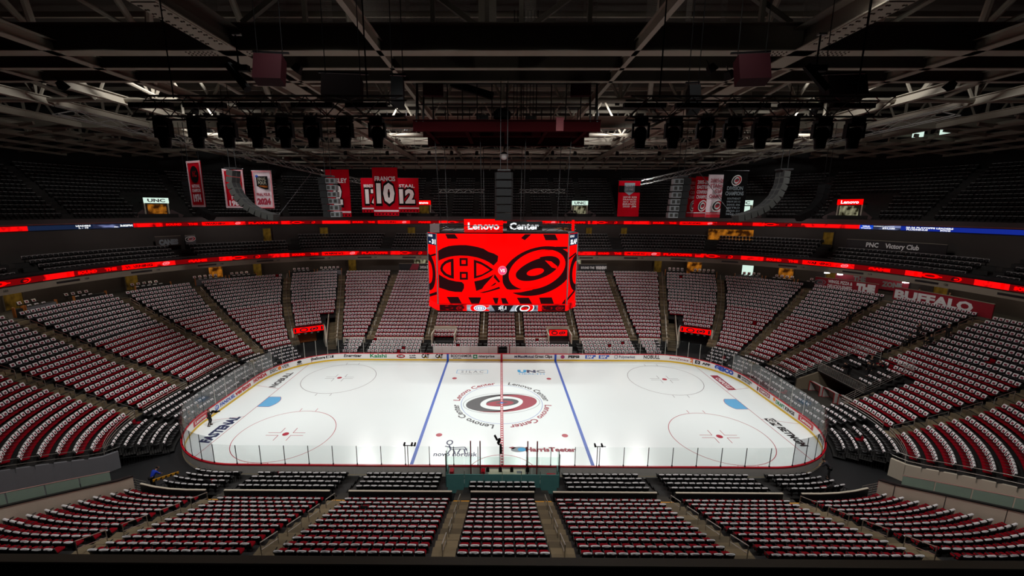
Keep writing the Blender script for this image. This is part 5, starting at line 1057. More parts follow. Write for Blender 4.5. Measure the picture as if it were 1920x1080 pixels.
# bars along the edges
for P in ([(240, 52), (362, 52), (402, 110), (268, 110)], [(240, 855), (392, 855), (438, 944), (288, 944)], [(520, 860), (690, 860), (662, 944), (562, 944)], [(838, 865), (915, 865), (900, 944), (868, 944)]): SP(A2(P), f, g, 0)
for P in ([(528, 52), (680, 52), (718, 126), (560, 126)], [(205, 862), (362, 862), (408, 944), (250, 944)], [(495, 860), (660, 856), (690, 944), (520, 944)], [(0, 868), (62, 868), (102, 944), (20, 944)], [(300, 52), (380, 52), (300, 126), (250, 100)], [(790, 944), (838, 868), (838, 944)]): SP(B2(P), f, g, 0)
SP(ell(898, 801, 30, 31, 0, 28), f4, g, 2); SP(ell(898, 801, 25, 26, 0, 28), f5, g, 3)
put_text(g, 'VS', lambda u, v, k=0: ((0+u), -3.56, 3.66+v), .30, 4, 0, -.15, .04); g.build('screen_graphic', ['led_dark', 'led_red', 'led_pink', 'led_mag', 'led_white'], SB)
# graphics on the slanted end screens
for i, sx in ((0, -1), (2, 1)):
    (x0, y0), (x1, y1) = PL[i], PL[i+1]; v = Vector((x1-x0, y1-y0)); L_ = v.length; t = v/L_; n = Vector((t.y, -t.x)); fn = lambda u, z, k=0: (x0+t.x*u+n.x*(.012+.006*k), y0+t.y*u+n.y*(.012+.006*k), z)
    g = G(); shape(g, rect(.06, 6.05, L_-.06, 7.18), fn, 0); put_text(g, '- 31' if sx < 0 else 'SLAF', lambda u, z, k=0: fn(u, z, 1), .42, 1, L_/2+.1, 6.18, .06, 1, 1.7); put_text(g, 'GOALS' if sx > 0 else 'LEADERS', lambda u, z, k=0: fn(u, z, 1), .2, 1, L_*.35, 6.85, .04, 1, 1.1)
    cu = L_ if sx > 0 else 0
    O = [(cu+ (1.9*math.cos(a))*(-1 if sx > 0 else 1), 3.2+1.9*math.sin(a)) for a in np.linspace(-PI/2, PI/2, 16)]; I = [(cu+(1.1*math.cos(a))*(-1 if sx > 0 else 1), 3.2+1.2*math.sin(a)) for a in np.linspace(-PI/2, PI/2, 16)]
    for k in range(15): shape(g, [O[k], O[k+1], I[k+1], I[k]], fn, 2)
    shape(g, [(.1, 4.9), (L_*.9, 5.3), (L_*.9, 5.1), (.1, 4.7)], fn, 2); shape(g, [(.1, .9), (L_*.9, 1.5), (L_*.9, 1.2), (.1, .6)], fn, 2); g.build('screen_graphic', ['led_navy', 'led_white', 'led_dark'], SB)
# lower ring of small screens, bowed forward
RP = [(-7.6, -1.6), (-6.4, -3.55)]+[(x, -3.55-.25*(1-(x/6.4)**2)) for x in (-4.3, -2.2, 0, 2.2, 4.3)]+[(6.4, -3.55), (7.6, -1.6), (7.6, 1.6), (6.4, 3.55), (-6.4, 3.55), (-7.6, 1.6)]
g = G(); k = len(RP); g.add([(x, y, -.36) for x, y in RP]+[(x, y, .26) for x, y in RP], [tuple(range(k))[::-1], tuple(range(k, 2*k))]+[(i, (i+1) % k, k+(i+1) % k, k+i) for i in range(k)]); g.build('lower_ring_screen', 'led_band', SB)
g = G(); g.add([(x*.97, y*.95, -.55) for x, y in RP]+[(x*.97, y*.95, -.36) for x, y in RP], [tuple(range(k))[::-1], tuple(range(k, 2*k))]+[(i, (i+1) % k, k+(i+1) % k, k+i) for i in range(k)]); g.build('lower_ring_frame', 'cab_black', SB)
fr = lambda u, v, k=0: (u, -3.55-.25*(1-(u/6.4)**2)-.02-.006*k, v)
def strip_on(g, u0, u1, v0, v1, mi, k=0, n=6):
    for i in range(n): a, b = u0+(u1-u0)*i/n, u0+(u1-u0)*(i+1)/n; shape(g, rect(a, v0, b, v1), lambda u, v, q=0: fr(u, v, k), mi)
g = G(); strip_on(g, -3.5, 3.5, -.36, .26, 0); shape(g, [(-1.1, .26), (1.1, .26), (.7, -.36), (-.7, -.36)], lambda u, v, q=0: fr(u, v, 1), 1); put_text(g, ':01.1', lambda u, v, q=0: fr(u, v, 2), .3, 2, 0, -.16, .05); put_text(g, 'PERIOD', lambda u, v, q=0: fr(u, v, 2), .07, 2, 0, -.32, .02)
c = -2.15; fk = lambda q: (lambda u, v, k=0: fr(u, v, q))
shape(g, [p for p in ell(c, -.05, 1.0, .5, 0, 30) if -.36 <= p[1] <= .26], fk(1), 3); shape(g, ell(c-.05, -.05, .62, .3, 0, 24), fk(2), 2); shape(g, ell(c-.05, -.05, .50, .22, 0, 24), fk(3), 4); shape(g, ell(c-.05, -.05, .42, .17, 0, 24), fk(4), 2)
for u in (-.24, .0, .24): shape(g, rect(c-.05+u-.03, -.15, c-.05+u+.03, .05), fk(5), 4)
shape(g, [(c+.55, -.02), (c+1.1, .24), (c+1.1, -.34), (c+.55, -.08)], fk(2), 0); storm_eye(g, lambda u, v, k=0: fr(u+2.2, max(-.35, min(.25, v-.05)), k+1), .85, 3, 5, 2)
g.build('clock_graphic', ['led_smoke', 'led_ink', 'led_white', 'led_red', 'led_hblue', 'led_ink'], SB)
for sx in (-1, 1):
    g = G(); strip_on(g, sx*6.2 if sx < 0 else 3.9, -3.9 if sx < 0 else 6.2, -.34, .24, 0, 1); 
    for q in (4.9, ): band(g, ell(sx*q-.5, -.05, .55, .22, 0, 20), ell(sx*q-.5, -.05, .36, .12, 0, 20), fk(2), 1); storm_eye(g, lambda u, v, k=0: fr(u+sx*q+.75, v-.05, k+2), .42, 1, 1)
    g.build('ring_graphic', ['led_dark', 'led_halfred'], SB)
# open frame and the lit name on top
for a, b in zip(PL, PL[1:]+PL[:1]):
    g = G(); a_, b_ = Vector((a[0]*.97, a[1]*.97)), Vector((b[0]*.97, b[1]*.97))
    for z in (7.45, 7.95): g.tube((*a_, z), (*b_, z), .04, 5)
    n = max(1, int((b_-a_).length/1.1))
    for i in range(n): p, q = a_.lerp(b_, i/n), a_.lerp(b_, (i+1)/n); g.tube((*p, 7.45), (*q, 7.95), .025, 4)
    g.build('top_truss', 'metal_dark', SB)
g = G(); g.box((0, 0, 7.32), (12.6, 6.2, .12)); g.build('top_deck', 'cab_black', SB)
g = G(); g.box((-1.83, -3.25, 7.95), (3.72, .25, 1.25)); g.build('name_panel', 'led_red', SB)
g = G(); put_text(g, 'Lenovo', lambda u, v, k=0: (u, -3.39, v), .62, 0, -1.83, 7.62, .03, 1, 3.0); g.build('name_lettering', 'led_white', SB)
g = G(); g.box((2.1, -3.2, 7.95), (3.4, .1, .9)); g.build('name_panel', 'cab_black', SB)
g = G(); put_text(g, 'Center', lambda u, v, k=0: (u, -3.30, v), .60, 0, 2.08, 7.62, .04, 1, 2.85); g.build('name_lettering', 'led_white', SB)
g = G(); g.box((-6.5, -3.2, 7.7), (.9, .6, .8)); g.build('end_box', 'parapet_mauve', SB); g = G(); g.box((6.75, -3.2, 8.0), (.16, .5, 1.0)); g.build('end_box', 'led_red', SB)
for x in (-6, -2, 2, 6):
    for y in (-2.5, 2.5):
        g = G(); g.tube((x, y, 7.3), (x*1.05, y*1.3, 16.2), .035, 5); g.build('hoist_cable', 'black_metal', SB)
# ================================================================= loudspeaker arrays
def array(path, w_, label, m='cab_grey', ax='x', thick=.75, cable=32., bend_mat=None):
    """stack of cabinets along a path; ax: direction of the path plane"""
    p0 = Vector(path[0]); r = root('speaker_array', p0, label, 'loudspeakers')
    P = [Vector(p)-p0 for p in path]; L_ = [0]
    for a, b in zip(P[:-1], P[1:]): L_.append(L_[-1]+(b-a).length)
    return r, P, L_
def place_cabs(r, P, L_, n, w_, m, depth, mg='cab_black'):
    for i in range(n):
        def pt(q):
            q = min(q, L_[-1]-1e-4); j = max(0, int(np.searchsorted(L_, q, 'right'))-1); f = (q-L_[j])/(L_[j+1]-L_[j]); return P[j].lerp(P[j+1], f)
        a, b = pt(L_[-1]*i/n), pt(L_[-1]*(i+1)/n); a2, b2 = a.lerp(b, .02), a.lerp(b, .98)
        cb = G(); t = (b-a).normalized(); side = Vector((0, 1, 0)) if abs(P[-1].x) > .3 else Vector((1, 0, 0)); nrm = side.cross(t).normalized()
        c = (a2+b2)/2; Lh = (b2-a2).length/2
        V = []
        for s_ in (-1, 1):
            for u, v, kk in ((-1, -.5, 1), (1, -.5, 1), (1, .5, .86), (-1, .5, .86)):
                V.append(c+t*(u*Lh*kk)+nrm*(v*depth)+side*(s_*w_/2*(1 if v < 0 else .8)))
        cb.add(V, [(0, 1, 2, 3), (7, 6, 5, 4), (0, 4, 5, 1), (1, 5, 6, 2), (2, 6, 7, 3), (3, 7, 4, 0)]); k = cb.build('cabinet', m, r)
        gr = G()
        for s_ in (-1, 1): gr.add([c+t*(u*Lh*.8)+nrm*(-.505*depth)+side*(s_*w_*.25+v*w_*.2) for u, v in ((-1, -1), (1, -1), (1, 1), (-1, 1))], [(0, 1, 2, 3)])
        gr.build('grille', mg, k)
def cables(r, p, top, xs=(-.3, .3)):
    for x in xs:
        g = G(); g.tube((x, 0, 0), (x, 0, top-p[2]), .03, 5); g.build('hoist_cable', 'black_metal', r)
    g = G(); g.box((0, 0, .12), (1.1, .9, .14)); g.build('hoist_frame', 'black_metal', r)
LA = [(-24.84, -4, 25.0), (-25.05, -4, 23.75), (-24.64, -4, 22.64), (-23.98, -4, 21.86), (-23.15, -4, 21.28), (-22.18, -4, 20.88), (-21.25, -4, 20.69)]
RA = [(25.67, -4, 25.0), (25.64, -4, 23.84), (25.25, -4, 22.74), (24.53, -4, 21.87), (23.61, -4, 21.29), (22.66, -4, 20.94), (21.7, -4, 20.69)]
for path, lab in ((LA, 'curved grey loudspeaker array hanging in front of the left red banner'), (RA, 'curved grey loudspeaker array hanging at right beside the black banner')):
    r, P, L_ = array(path, 1.3, lab); place_cabs(r, P, L_, 11, 1.25, 'cab_grey', .62 if path is LA else -.62); cables(r, path[0], 32.3)
    for k, sx in ((0, 1),):
        e = Vector(path[-1])-Vector(path[0]); g = G(); s_ = 1 if path is LA else -1; g.tube(e, (e.x+s_*3.2, e.y+1.0, e.z+4.2), .025, 4); g.build('pull_back_cable', 'metal_dark', r)
for path, lab in (([(-41.2, 12, 25.0), (-41.1, 12, 22.96), (-40.1, 12, 21.2), (-38.5, 12, 20.3)], 'dark curved loudspeaker array hanging left of the 1974 banner'), ([(42.0, 12, 24.8), (41.8, 12, 22.8), (40.6, 12, 21.2), (39.0, 12, 20.4)], 'dark curved loudspeaker array hanging at far right')):
    r, P, L_ = array(path, 1.3, lab); place_cabs(r, P, L_, 9, 1.25, 'cab_black', .9 if path[0][0] < 0 else -.9); cables(r, path[0], 32.3)
r, P, L_ = array([(.08, -6, 24.7), (.08, -6.02, 20.5)], 1.6, 'flat black loudspeaker column hanging right in front of the scoreboard name'); place_cabs(r, P, L_, 6, 1.6, 'cab_black', -.7); cables(r, (.08, -6, 24.7), 32.3)
for x, lab, sx in ((-18.6, 'upright loudspeaker stack hanging in front of the number 2 banner', 1), (18.9, 'upright loudspeaker stack hanging left of the red and white banners', -1)):
    r = root('speaker_array', (x, 2, 24.8), lab, 'loudspeakers'); cables(r, (x, 2, 24.8), 32.3)
    for k in range(6):
        z = -.35-.7*k; o_ = sx*.06*k
        g = G(); g.box((o_-sx*.55, 0, z), (.75, 1.0, .66)); g.build('cabinet', 'cab_black', r)
        for q in (0, 1):
            g = G(); g.box((o_+sx*(.1+.52*q), -.1, z-.03), (.5, .9, .56), sx*.12); c_ = g.build('cabinet', 'cab_light', r); g = G(); g.box((o_+sx*(.1+.52*q), -.57, z-.03), (.3, .02, .34), sx*.12); g.build('grille', 'cab_grey', c_)
# ================================================================= banners
def banner(x, y, ztop, w_, h, label, base, items, rz=0., lean=0., border=None, tail=None):
    r = root('banner', (x, y, ztop), label, 'banner', None, rz); n = 6
    g = G(); V = []
    for i in range(n+1):
        u = -w_/2+w_*i/n; b = .05*math.sin(i*1.9)
        for z in (0, -h*.35, -h*.7, -h): V += [(u, b*(-z/h)*.6-.02, z), (u, b*(-z/h)*.6+.02, z)]
    F = []
    for i in range(n):
        for j in range(3):
            a = i*8+j*2; c = a+8; F += [(a, c, c+2, a+2)[::-1], (a+1, a+3, c+3, c+1)[::-1]]
    g.add(V, F); g.build('cloth', base, r)
    g = G(); g.tube((-w_/2-.1, 0, 0), (w_/2+.1, 0, 0), .045, 6); g.build('hanging_bar', 'metal_dark', r)
    for u in (-w_*.4, w_*.4):
        g = G(); g.tube((u, 0, 0), (u, 0, 32.2-ztop), .015, 4); g.build('hanging_wire', 'metal_dark', r)
    fn = lambda a, b, k=0: (a, -.075-.008*k, b)
    if border:
        for k_, (m, i0, i1) in enumerate(border):
            g = G(); band(g, rect(-w_/2+i0, -h+i0, w_/2-i0, -i0), rect(-w_/2+i1, -h+i1, w_/2-i1, -i1), lambda a, b, k=0: fn(a, b, 0)); g.build('border', m, r)
    for it in items:
        g = G()
        if it[0] == 't': _, s, u, v, hh, wd, m = it[:7]; put_text(g, s, lambda a, b, k=0: fn(a, b, 1), hh, 0, u, v, it[7] if len(it) > 7 else .03, 1, wd); g.build('lettering', m, r)
        elif it[0] == 'o': _, s, u, v, hh, wd, m, m2 = it; put_text(g, s, lambda a, b, k=0: fn(a, b, 1), hh*1.1, 0, u, v-hh*.05, .12, 1, wd*1.14); g.build('number_outline', m2, r); g = G(); put_text(g, s, lambda a, b, k=0: fn(a, b, 2), hh, 0, u, v, .06, 1, wd); g.build('lettering', m, r)
        elif it[0] == 'r': g.add([fn(*p, 1) for p in it[1]], [tuple(range(len(it[1])))]); g.build('stripe', it[2], r)
        elif it[0] == 'e': storm_eye(g, lambda a, b, k=0: fn(a*.7+it[1], b*1.15+it[2], k+1), it[3], 0, 1, 2); g.build('emblem', it[4], r)
        elif it[0] == 'c': shape(g, ell(it[1], it[2], it[3], it[4], 0, 28), lambda a, b, k=0: fn(a, b, 1)); g.build('disc', it[5], r)
    return r
BW_ = [('banner_white', .0, .08), ('banner_white', .14, .20)]
banner(-35.74, 6, 26.9, 2.6, 5.2, 'narrow red banner with black disc and white year 1974', 'banner_red', [('c', 0, -1.5, .78, .95, 'banner_black'), ('t', 'NC', 0, -1.75, .6, .8, 'banner_red', .06), ('t', 'NATIONAL', 0, -3.0, .36, 1.5, 'banner_white'), ('t', 'CHAMPIONS', 0, -3.5, .36, 1.6, 'banner_white'), ('t', '1974', 0, -4.55, .75, 1.5, 'banner_white', .06)], -.42, 0, BW_)
banner(-32.6, 8, 26.2, 2.55, 4.6, 'red banner with white border half hidden behind the curved speaker array', 'banner_red', [('t', 'NCAA', .3, -1.6, .5, 1.2, 'ink_orange'), ('t', 'FINAL', .3, -3.0, .4, 1.5, 'banner_white'), ('t', 'FOUR', .3, -3.6, .4, 1.5, 'banner_white'), ('t', '1983', 0, -4.3, .55, 1.6, 'banner_white', .05)], -.05, 0, BW_)
banner(-29.1, 8, 26.0, 2.5, 4.45, 'white banner reading final four 2024 with dark picture panel', 'banner_white', [('r', [(-.75, -.65), (.75, -.65), (.75, -2.2), (.3, -2.2), (-.75, -1.8)], 'banner_black'), ('t', 'FINAL', 0, -1.15, .36, 1.1, 'desk_cream'), ('t', 'FOUR', 0, -1.6, .36, 1.1, 'desk_cream'), ('r', [(-.6, -1.75), (.65, -1.75), (.65, -2.0), (.3, -2.0)], 'ink_orange'), ('c', -.65, -.65, .2, .17, 'ink_blue'), ('t', 'FINAL FOUR', 0, -2.95, .32, 1.8, 'ink_maroon', .05), ('t', '2024', 0, -3.95, .66, 1.8, 'ink_maroon', .07)], -.12, 0, [('ink_red', 0, .07), ('ink_red', .12, .16)])
JT = lambda w_, h: [('r', [(-w_/2, -h+.68), (w_/2, -h+.68), (w_/2, -h+.48), (-w_/2, -h+.48)], 'banner_white')]+[('c', -w_*.42+w_*.84*i/6, -h+.2, .09, .1, 'banner_black') for i in range(7)]
for x, y, zt, h, nm, no, lab, rz in ((-20.0, 8, 26.2, 5.65, 'WESLEY', '2', 'red banner with white number 2, behind an upright speaker stack', -.1), (-18.2, 16, 25.8, 4.8, "BRIND'AMOUR", '17', 'red number banner half hidden left of the number 10 banner', 0), (-14.2, 8, 26.45, 5.75, 'FRANCIS', '10', 'red banner with big white number 10', 0), (-13.4, 16, 25.8, 4.75, 'STAAL', '12', 'red banner with white number 12', 0)):
    w_ = 3.05 if y == 8 else 3.3; k = h/5.75
    banner(x, y, zt, w_, h, lab, 'banner_red', [('t', nm, 0, -1.62*k, .52*k, min(2.5, .44*len(nm)), 'banner_num', .03), ('o', no, 0, -4.1*k, 2.05*k, 1.15 if len(no) == 1 else 2.2, 'banner_num', 'banner_black')]+JT(w_, h), rz)
banner(16.6, 12, 25.2, 2.9, 4.6, 'red honour banner with black band and grey shield', 'banner_red', [('r', rect(-1.45, -1.5, 1.45, -.65), 'banner_black'), ('r', [(-.7, -.3), (.7, -.3), (.7, -1.4), (0, -1.9), (-.7, -1.4)], 'ink_grey'), ('t', 'HALL', 0, -.85, .3, 1.0, 'banner_white'), ('t', 'OF FAME', 0, -1.25, .26, 1.1, 'banner_white')]+[('t', s, .1, -2.2-.3*i, .2, 1.8, 'banner_num', .01) for i, s in enumerate(('2007-08  RON', 'FRANCIS', '2013  ROD', 'BRIND', '2020  JIM'))], .1)
for x, y, rz, base, L_, lab in ((25.9, 14, .65, 'banner_red', ('2001-02', 'EASTERN', 'CONF.', 'CHAMPIONS'), 'red conference champions banner nearest the square speaker stack'), (26.25, 12, .39, 'banner_red', ('2005-2006', 'EASTERN', 'CONFERENCE', 'CHAMPIONS'), 'red conference champions banner second from the speaker stack'), (26.65, 9, .14, 'banner_white', ('2005-2006', 'STANLEY', 'CUP', 'CHAMPIONS'), 'pale pink cup champions banner with dark red lettering')):
    h = 5.2; ink = 'ink_maroon' if base == 'banner_white' else 'banner_white'
    banner(x, y, 25.75, 2.9, h, lab, base, [('t', s, 0, -.95-.62*i, .42, min(2.4, .36*len(s)), ink, .03) for i, s in enumerate(L_)]+[('e', 0, -3.75, .95, EM), ('r', rect(-1.45, -h+.62, 1.45, -h+.5), 'ink_red' if base == 'banner_white' else 'banner_white'), ('r', rect(-1.45, -h+.42, 1.45, -h), 'ink_red')], rz)
banner(27.5, 7, 26.0, 3.0, 5.5, 'black division champions banner with grey lettering', 'banner_black', [('e', .1, -1.1, .8, EM), ('t', 'DIVISION', 0, -2.2, .42, 2.0, 'ink_grey', .03), ('t', 'CHAMPIONS', 0, -2.8, .42, 2.3, 'ink_grey', .03)]+[('t', s, 0, -3.3-.36*i, .22, 1.7, 'ink_grey', .01) for i, s in enumerate(('SOUTHEAST', '1998-99 2001-02', '2005-06', 'METRO', '2020-21', '2022-23'))], .1)
# ================================================================= lighting trusses with moving heads
def box_truss(r, p, q, w_=.5, h=.5, step=.55, m='truss_metal', rc=.026, rd=.014, every=True):
    p = Vector(p); q = Vector(q); t = (q-p).normalized(); s_ = Vector((-t.y, t.x, 0)).normalized()*w_/2; z = Vector((0, 0, h/2)); L_ = (q-p).length; n = max(2, int(L_/step))
    for a in (s_+z, s_-z, -s_+z, -s_-z):
        g = G(); g.tube(p+a, q+a, rc, 5); g.build('chord', m, r)
    for fa, fb in (((s_-z), (s_+z)), ((-s_-z), (-s_+z)), ((-s_-z), (s_-z)), ((-s_+z), (s_+z))):
        for i in range(n):
            a, b = (fa, fb) if i % 2 == 0 else (fb, fa); g = G(); g.tube(p+t*(L_*i/n)+a, p+t*(L_*(i+1)/n)+b, rd, 4); g.build('brace', m, r)
for sx, x0, x1, heads in ((-1, -9.95, -2.75, (-9.34, -8.43, -7.59, -6.81, -6.04, -5.28, -4.41, -3.53)), (1, 3.2, 10.05, (3.58, 4.46, 5.32, 6.05, 6.82, 7.57, 8.44, 9.31))):
    nm = 'left' if sx < 0 else 'right'; c = ((x0+x1)/2, -31, 24.16); r = root('lighting_truss', c, f'aluminium lighting truss carrying eight black moving lights, {nm} side', 'truss')
    box_truss(r, (x0-c[0], 0, 0), (x1-c[0], 0, 0), .45, .5, .5, 'truss_metal')
    for k in range(5):
        u = (x0-c[0])+(x1-x0)*(k+.3)/5; g = G(); g.box((u, -.08, .05), (1.1, .16, .12)); g.build('cable_tray', 'fixture_black', r)
    for u in (-2.6, 2.6):
        g = G(); g.tube((u, 0, .25), (u, 0, 8), .02, 4); g.build('hoist_cable', 'black_metal', r)
    for k, x in enumerate(heads):
        ml = root('moving_light', (x, -31, 23.86), f'{ORD[k+1]} black moving head light from the left under the {nm} truss', 'stage light', 'moving lights', random.uniform(-.25, .25))
        g = G(); g.box((0, 0, -.03), (.34, .26, .16)); g.box((0, 0, .07), (.1, .1, .08)); g.build('base', 'fixture_black', ml)
        g = G()
        for s_ in (-1, 1): g.box((s_*.20, 0, -.27), (.055, .16, .38))
        g.box((0, 0, -.12), (.44, .17, .06)); g.build('yoke', 'fixture_black', ml)
        g = G(); g.lathe([(.0, .16), (.11, .15), (.165, .06), (.17, -.12), (.14, -.2), (.135, -.36), (.115, -.40), (.0, -.39)], 12, (0, 0, -.33)); g.build('head', 'fixture_black', ml, True)
    # hanging drum speakers / boxes above the trusses
for x, y, z, w_, h, lab, m in ((-11.05, -22, 27.9, 1.25, 1.25, 'square maroon panel speaker hanging high at left', 'panel_maroon'), (11.5, -22, 27.9, 1.35, 1.25, 'square maroon panel speaker hanging high at right', 'panel_maroon'), (-6.95, -24, 26.55, 1.6, .95, 'wide dark speaker box hanging above the left truss', 'box_brown'), (14.3, -24, 26.55, 1.5, .9, 'wide dark speaker box hanging above the right truss', 'box_brown'), (-4.6, -24, 26.4, .5, 1.1, 'slim black speaker hanging beside the box, left of the grid', 'fixture_black'), (8.9, -22, 26.6, .5, 1.2, 'slim black speaker hanging right of the grid', 'fixture_black')):
    r = root('hanging_speaker', (x, y, z), lab, 'loudspeaker', None, .12 if x < 0 else -.12)
    g = G(); g.box((0, 0, 0), (w_, .6, h), 0, 0, Matrix.Rotation(-.35, 3, 'X')); g.build('cabinet', m, r)
    g = G(); g.box((0, .35, h/2+.25), (w_*1.3, .1, .08)); g.build('bracket', 'metal_dark', r)
    for u in (-w_*.45, w_*.45):
        g = G(); g.tube((u, .2, h/2), (u, .3, 32.4-z), .02, 4); g.build('hanging_rod', 'metal_dark', r)
for x, lab in ((-9.5, 'black followspot on a short arm above the left truss'), (10.9, 'black followspot on a short arm above the right truss')):
    r = root('spotlight', (x, -27, 26.4), lab, 'stage light'); g = G(); g.tube((-.35, 0, .1), (.35, -.2, -.75), .14, 8); g.build('barrel', 'fixture_black', r); g = G(); g.tube((0, 0, 0), (0, 0, 1.1), .03, 5); g.box((0, 0, 0), (.7, .2, .2)); g.build('arm', 'fixture_black', r); g = G(); g.box((.05, 0, 1.1), (.3, .12, .06)); g.build('clamp', 'truss_metal', r)
for sx in (-1, 1):
    r = root('rigging_truss', (sx*25, 4, 27.2), f'long aluminium truss running over the ice towards the far side, {"left" if sx < 0 else "right"}', 'truss'); box_truss(r, (sx*-3, 24, -1.6), (sx*7, -16, 1.2), .6, .6, 1.2, 'truss_metal', .035, .02)
    r = root('rigging_truss', (sx*7, 30, 24.6), f'pale horizontal truss behind the scoreboard, {"left" if sx < 0 else "right"} half', 'truss'); box_truss(r, (-4, 0, 0), (4, 0, 0), .5, .5, .7, 'truss_metal', .03, .02)
# ================================================================= hoist grid over the scoreboard, camera dome
r = root('hoist_grid', (.3, 0, 28.2), 'dark red steel hoist grid hanging above the scoreboard', 'rigging grid')
for y, x0, x1, z in ((-5, -8.2, 8.2, .0), (3.5, -8.4, 8.5, -.0), (-.8, -8.1, 8.1, .25)):
    g = G(); g.ibeam((x0, y, z), (x1, y, z), .95, .45, .06); g.build('beam', 'grid_red', r)  # red glow on the steel is put into the beam colour
for x in (-7.2, -3.6, 0, 3.6, 7.2):
    g = G(); g.ibeam((x, -5, .2), (x, 3.5, .2), .5, .35, .05); g.build('cross_beam', 'grid_red', r)
for y in (-5, 3.5):
    for z in (2.2, 3.9):
        g = G(); g.tube((-7.7, y, z), (7.7, y, z), .05, 5); g.build('rail', 'black_metal', r)
    for x in np.linspace(-7.7, 7.7, 13):
        g = G(); g.tube((x, y, .9), (x, y, 3.9), .045, 4); g.build('post', 'black_metal', r)
for x in (-7.9, -7.3, 7.3, 7.9):
    g = G(); g.tube((x, -5, .8), (x*.97, -5, 5.4), .09, 5); g.build('hanger', 'black_metal', r)
for k in range(8):
    g = G(); x = .6+.28*k; g.tube((x, -5.2, 1), (x, -5.2, 9.5), .03, 4); g.build('ladder_rail', 'black_metal', r)
for sx in (-1, 1):
    g = G(); g.box((sx*6.3, -5.3, 3.4), (1.7, .5, 1.15), sx*-.1); g.build('panel_speaker', 'panel_maroon', r)
g = G(); g.bar((-4.9, -4, 4.2), (-1.2, -4.2, 3.1), .5, .55); g.build('cable_loom', 'fixture_black', r); g = G(); g.lathe([(.75, 0), (.8, .5), (.55, .75), (0, .8)], 12, (-.4, -4.4, 1.2)); g.build('winch', 'fixture_black', r)
for x, y, s_ in ((-2.2, -3, 1.), (2.2, -3, .8), (-5.5, 1, 1.1), (4.4, .4, 1.), (0, 2, 1.2)):
    g = G(); g.box((x, y, 1.3), (1.1*s_, .8, .9*s_)); g.build('hoist_motor', 'cab_grey', r)
g = G(); g.box((4.6, -5.25, .55), (.65, .3, 1.1)); g.build('control_box', 'red_metal', r)
r = root('camera_dome', (.12, 0, 26.85), 'small white camera dome hanging above the scoreboard', 'camera'); g = G(); g.lathe([(.42, .1), (.46, 0), (.42, -.2), (.25, -.42), (0, -.48)], 14); g.build('dome', 'ink_white', r, True); g = G(); g.lathe([(0, .3), (.2, .28), (.44, .1), (.42, .06)], 14); g.tube((0, 0, .25), (0, 0, 1.5), .05, 5); g.build('mount', 'cab_black', r)
# ================================================================= roof steel
g = G(); g.box((0, 8, 39.3), (150, 150, .4)); g.build('ceiling', 'deck_dark', **S)
def struct(nm, g, m): return g.build(nm, m, **S)
for y, h, fl, mw in ((-12.2, 1.75, 1.0, 'roof_dark'), (-9.0, 1.45, .5, 'roof_dark'), (-5.8, 1.1, .5, 'roof_dark'), (14.2, 1.5, .9, 'roof_white')):
    g = G(); g.ibeam((-86, y, 32), (86, y, 32), h, fl, .07, 0, 1); struct('roof_girder', g, [mw, 'roof_white'])
    if y < -10:
        g = G()
        for x in (-18.7, 20.3):
            for sx in (-1, 1):
                for i in range(7):
                    for j in (-.28, 0, .28): g.lathe([(0, -.05), (.055, -.05), (.06, 0)], 6, (x+sx*(1.2+.3*i), y+j, 32.0))
        o = struct('girder_bolt', g, 'roof_dark')
for x, w_ in ((-18.7, 1.5), (20.3, 1.5), (-31, .7), (32, .7), (-39, .6), (40, .6), (-47, .6), (48, .6), (-56, .6), (57, .6), (-64, .6), (65, .6), (-72, .6), (73, .6), (-80, .6), (81, .6), (-8.5, .35), (9, .35)):
    g = G(); g.ibeam((x, -36, 32.0), (x, 62, 32.0), 1.5 if w_ > 1 else .8, w_, .07, 0, 1); struct('roof_beam', g, ['roof_dark' if w_ > 1 else 'roof_white', 'roof_white'])
    if w_ > 1:
        for sx in (-1, 1):
            g = G(); g.bar((x+sx*(w_/2+.9), -9, 32.25), (x+sx*(w_/2+.9), 30, 32.25), .3, .5); struct('roof_duct', g, 'roof_white')
        for y in (-16.5,):
            g = G(); g.box((x, y, 31.97), (1.3, 5.6, .05))
            for i in range(12):
                for q in (-.5, -.36, .36, .5): g.lathe([(0, -.06), (.055, -.06), (.06, 0)], 6, (x+q, y-2.5+.45*i, 31.95), 1)
            struct('splice_plate', g, ['roof_white', 'roof_dark'])
        for y in (-4.2, -1, 2.2, 5.4, 8.6):
            g = G(); g.box((x, y, 32.4), (6.5, .5, .5)); struct('roof_outrigger', g, 'roof_white')
for y in (2.0, 22, 30, 38, 46, 54):
    g = G(); g.tube((-86, y, 32.5), (86, y, 32.5), .24, 8); struct('truss_chord', g, 'roof_white'); g = G(); g.tube((-86, y, 37.6), (86, y, 37.6), .24, 8); struct('truss_chord', g, 'roof_white')
    for i in range(28):
        x = -84+6*i; g = G(); g.tube((x, y, 32.5), (x+3, y, 37.6), .15, 6); struct('truss_diagonal', g, 'roof_white'); g = G(); g.tube((x+3, y, 37.6), (x+6, y, 32.5), .15, 6); struct('truss_diagonal', g, 'roof_white')
        if i % 2 == 0: g = G(); g.tube((x, y, 32.5), (x, y, 37.6), .2, 6); struct('truss_post', g, 'roof_white')
for sx in (-1, 1):
    for k in range(4):
        g = G(); g.tube((sx*(24+9*k), -12, 37.5), (sx*(31+9*k), -4, 32.4), .26, 8); struct('roof_brace', g, 'roof_white'); g = G(); g.tube((sx*(33+9*k), -11, 37.8), (sx*(26+9*k), 1, 32.6), .2, 8); struct('roof_brace', g, 'roof_white')
        g = G(); g.tube((sx*(12+9*k), -8, 37.8), (sx*(15+9*k), 2, 32.6), .26, 8); struct('roof_brace', g, 'roof_white')
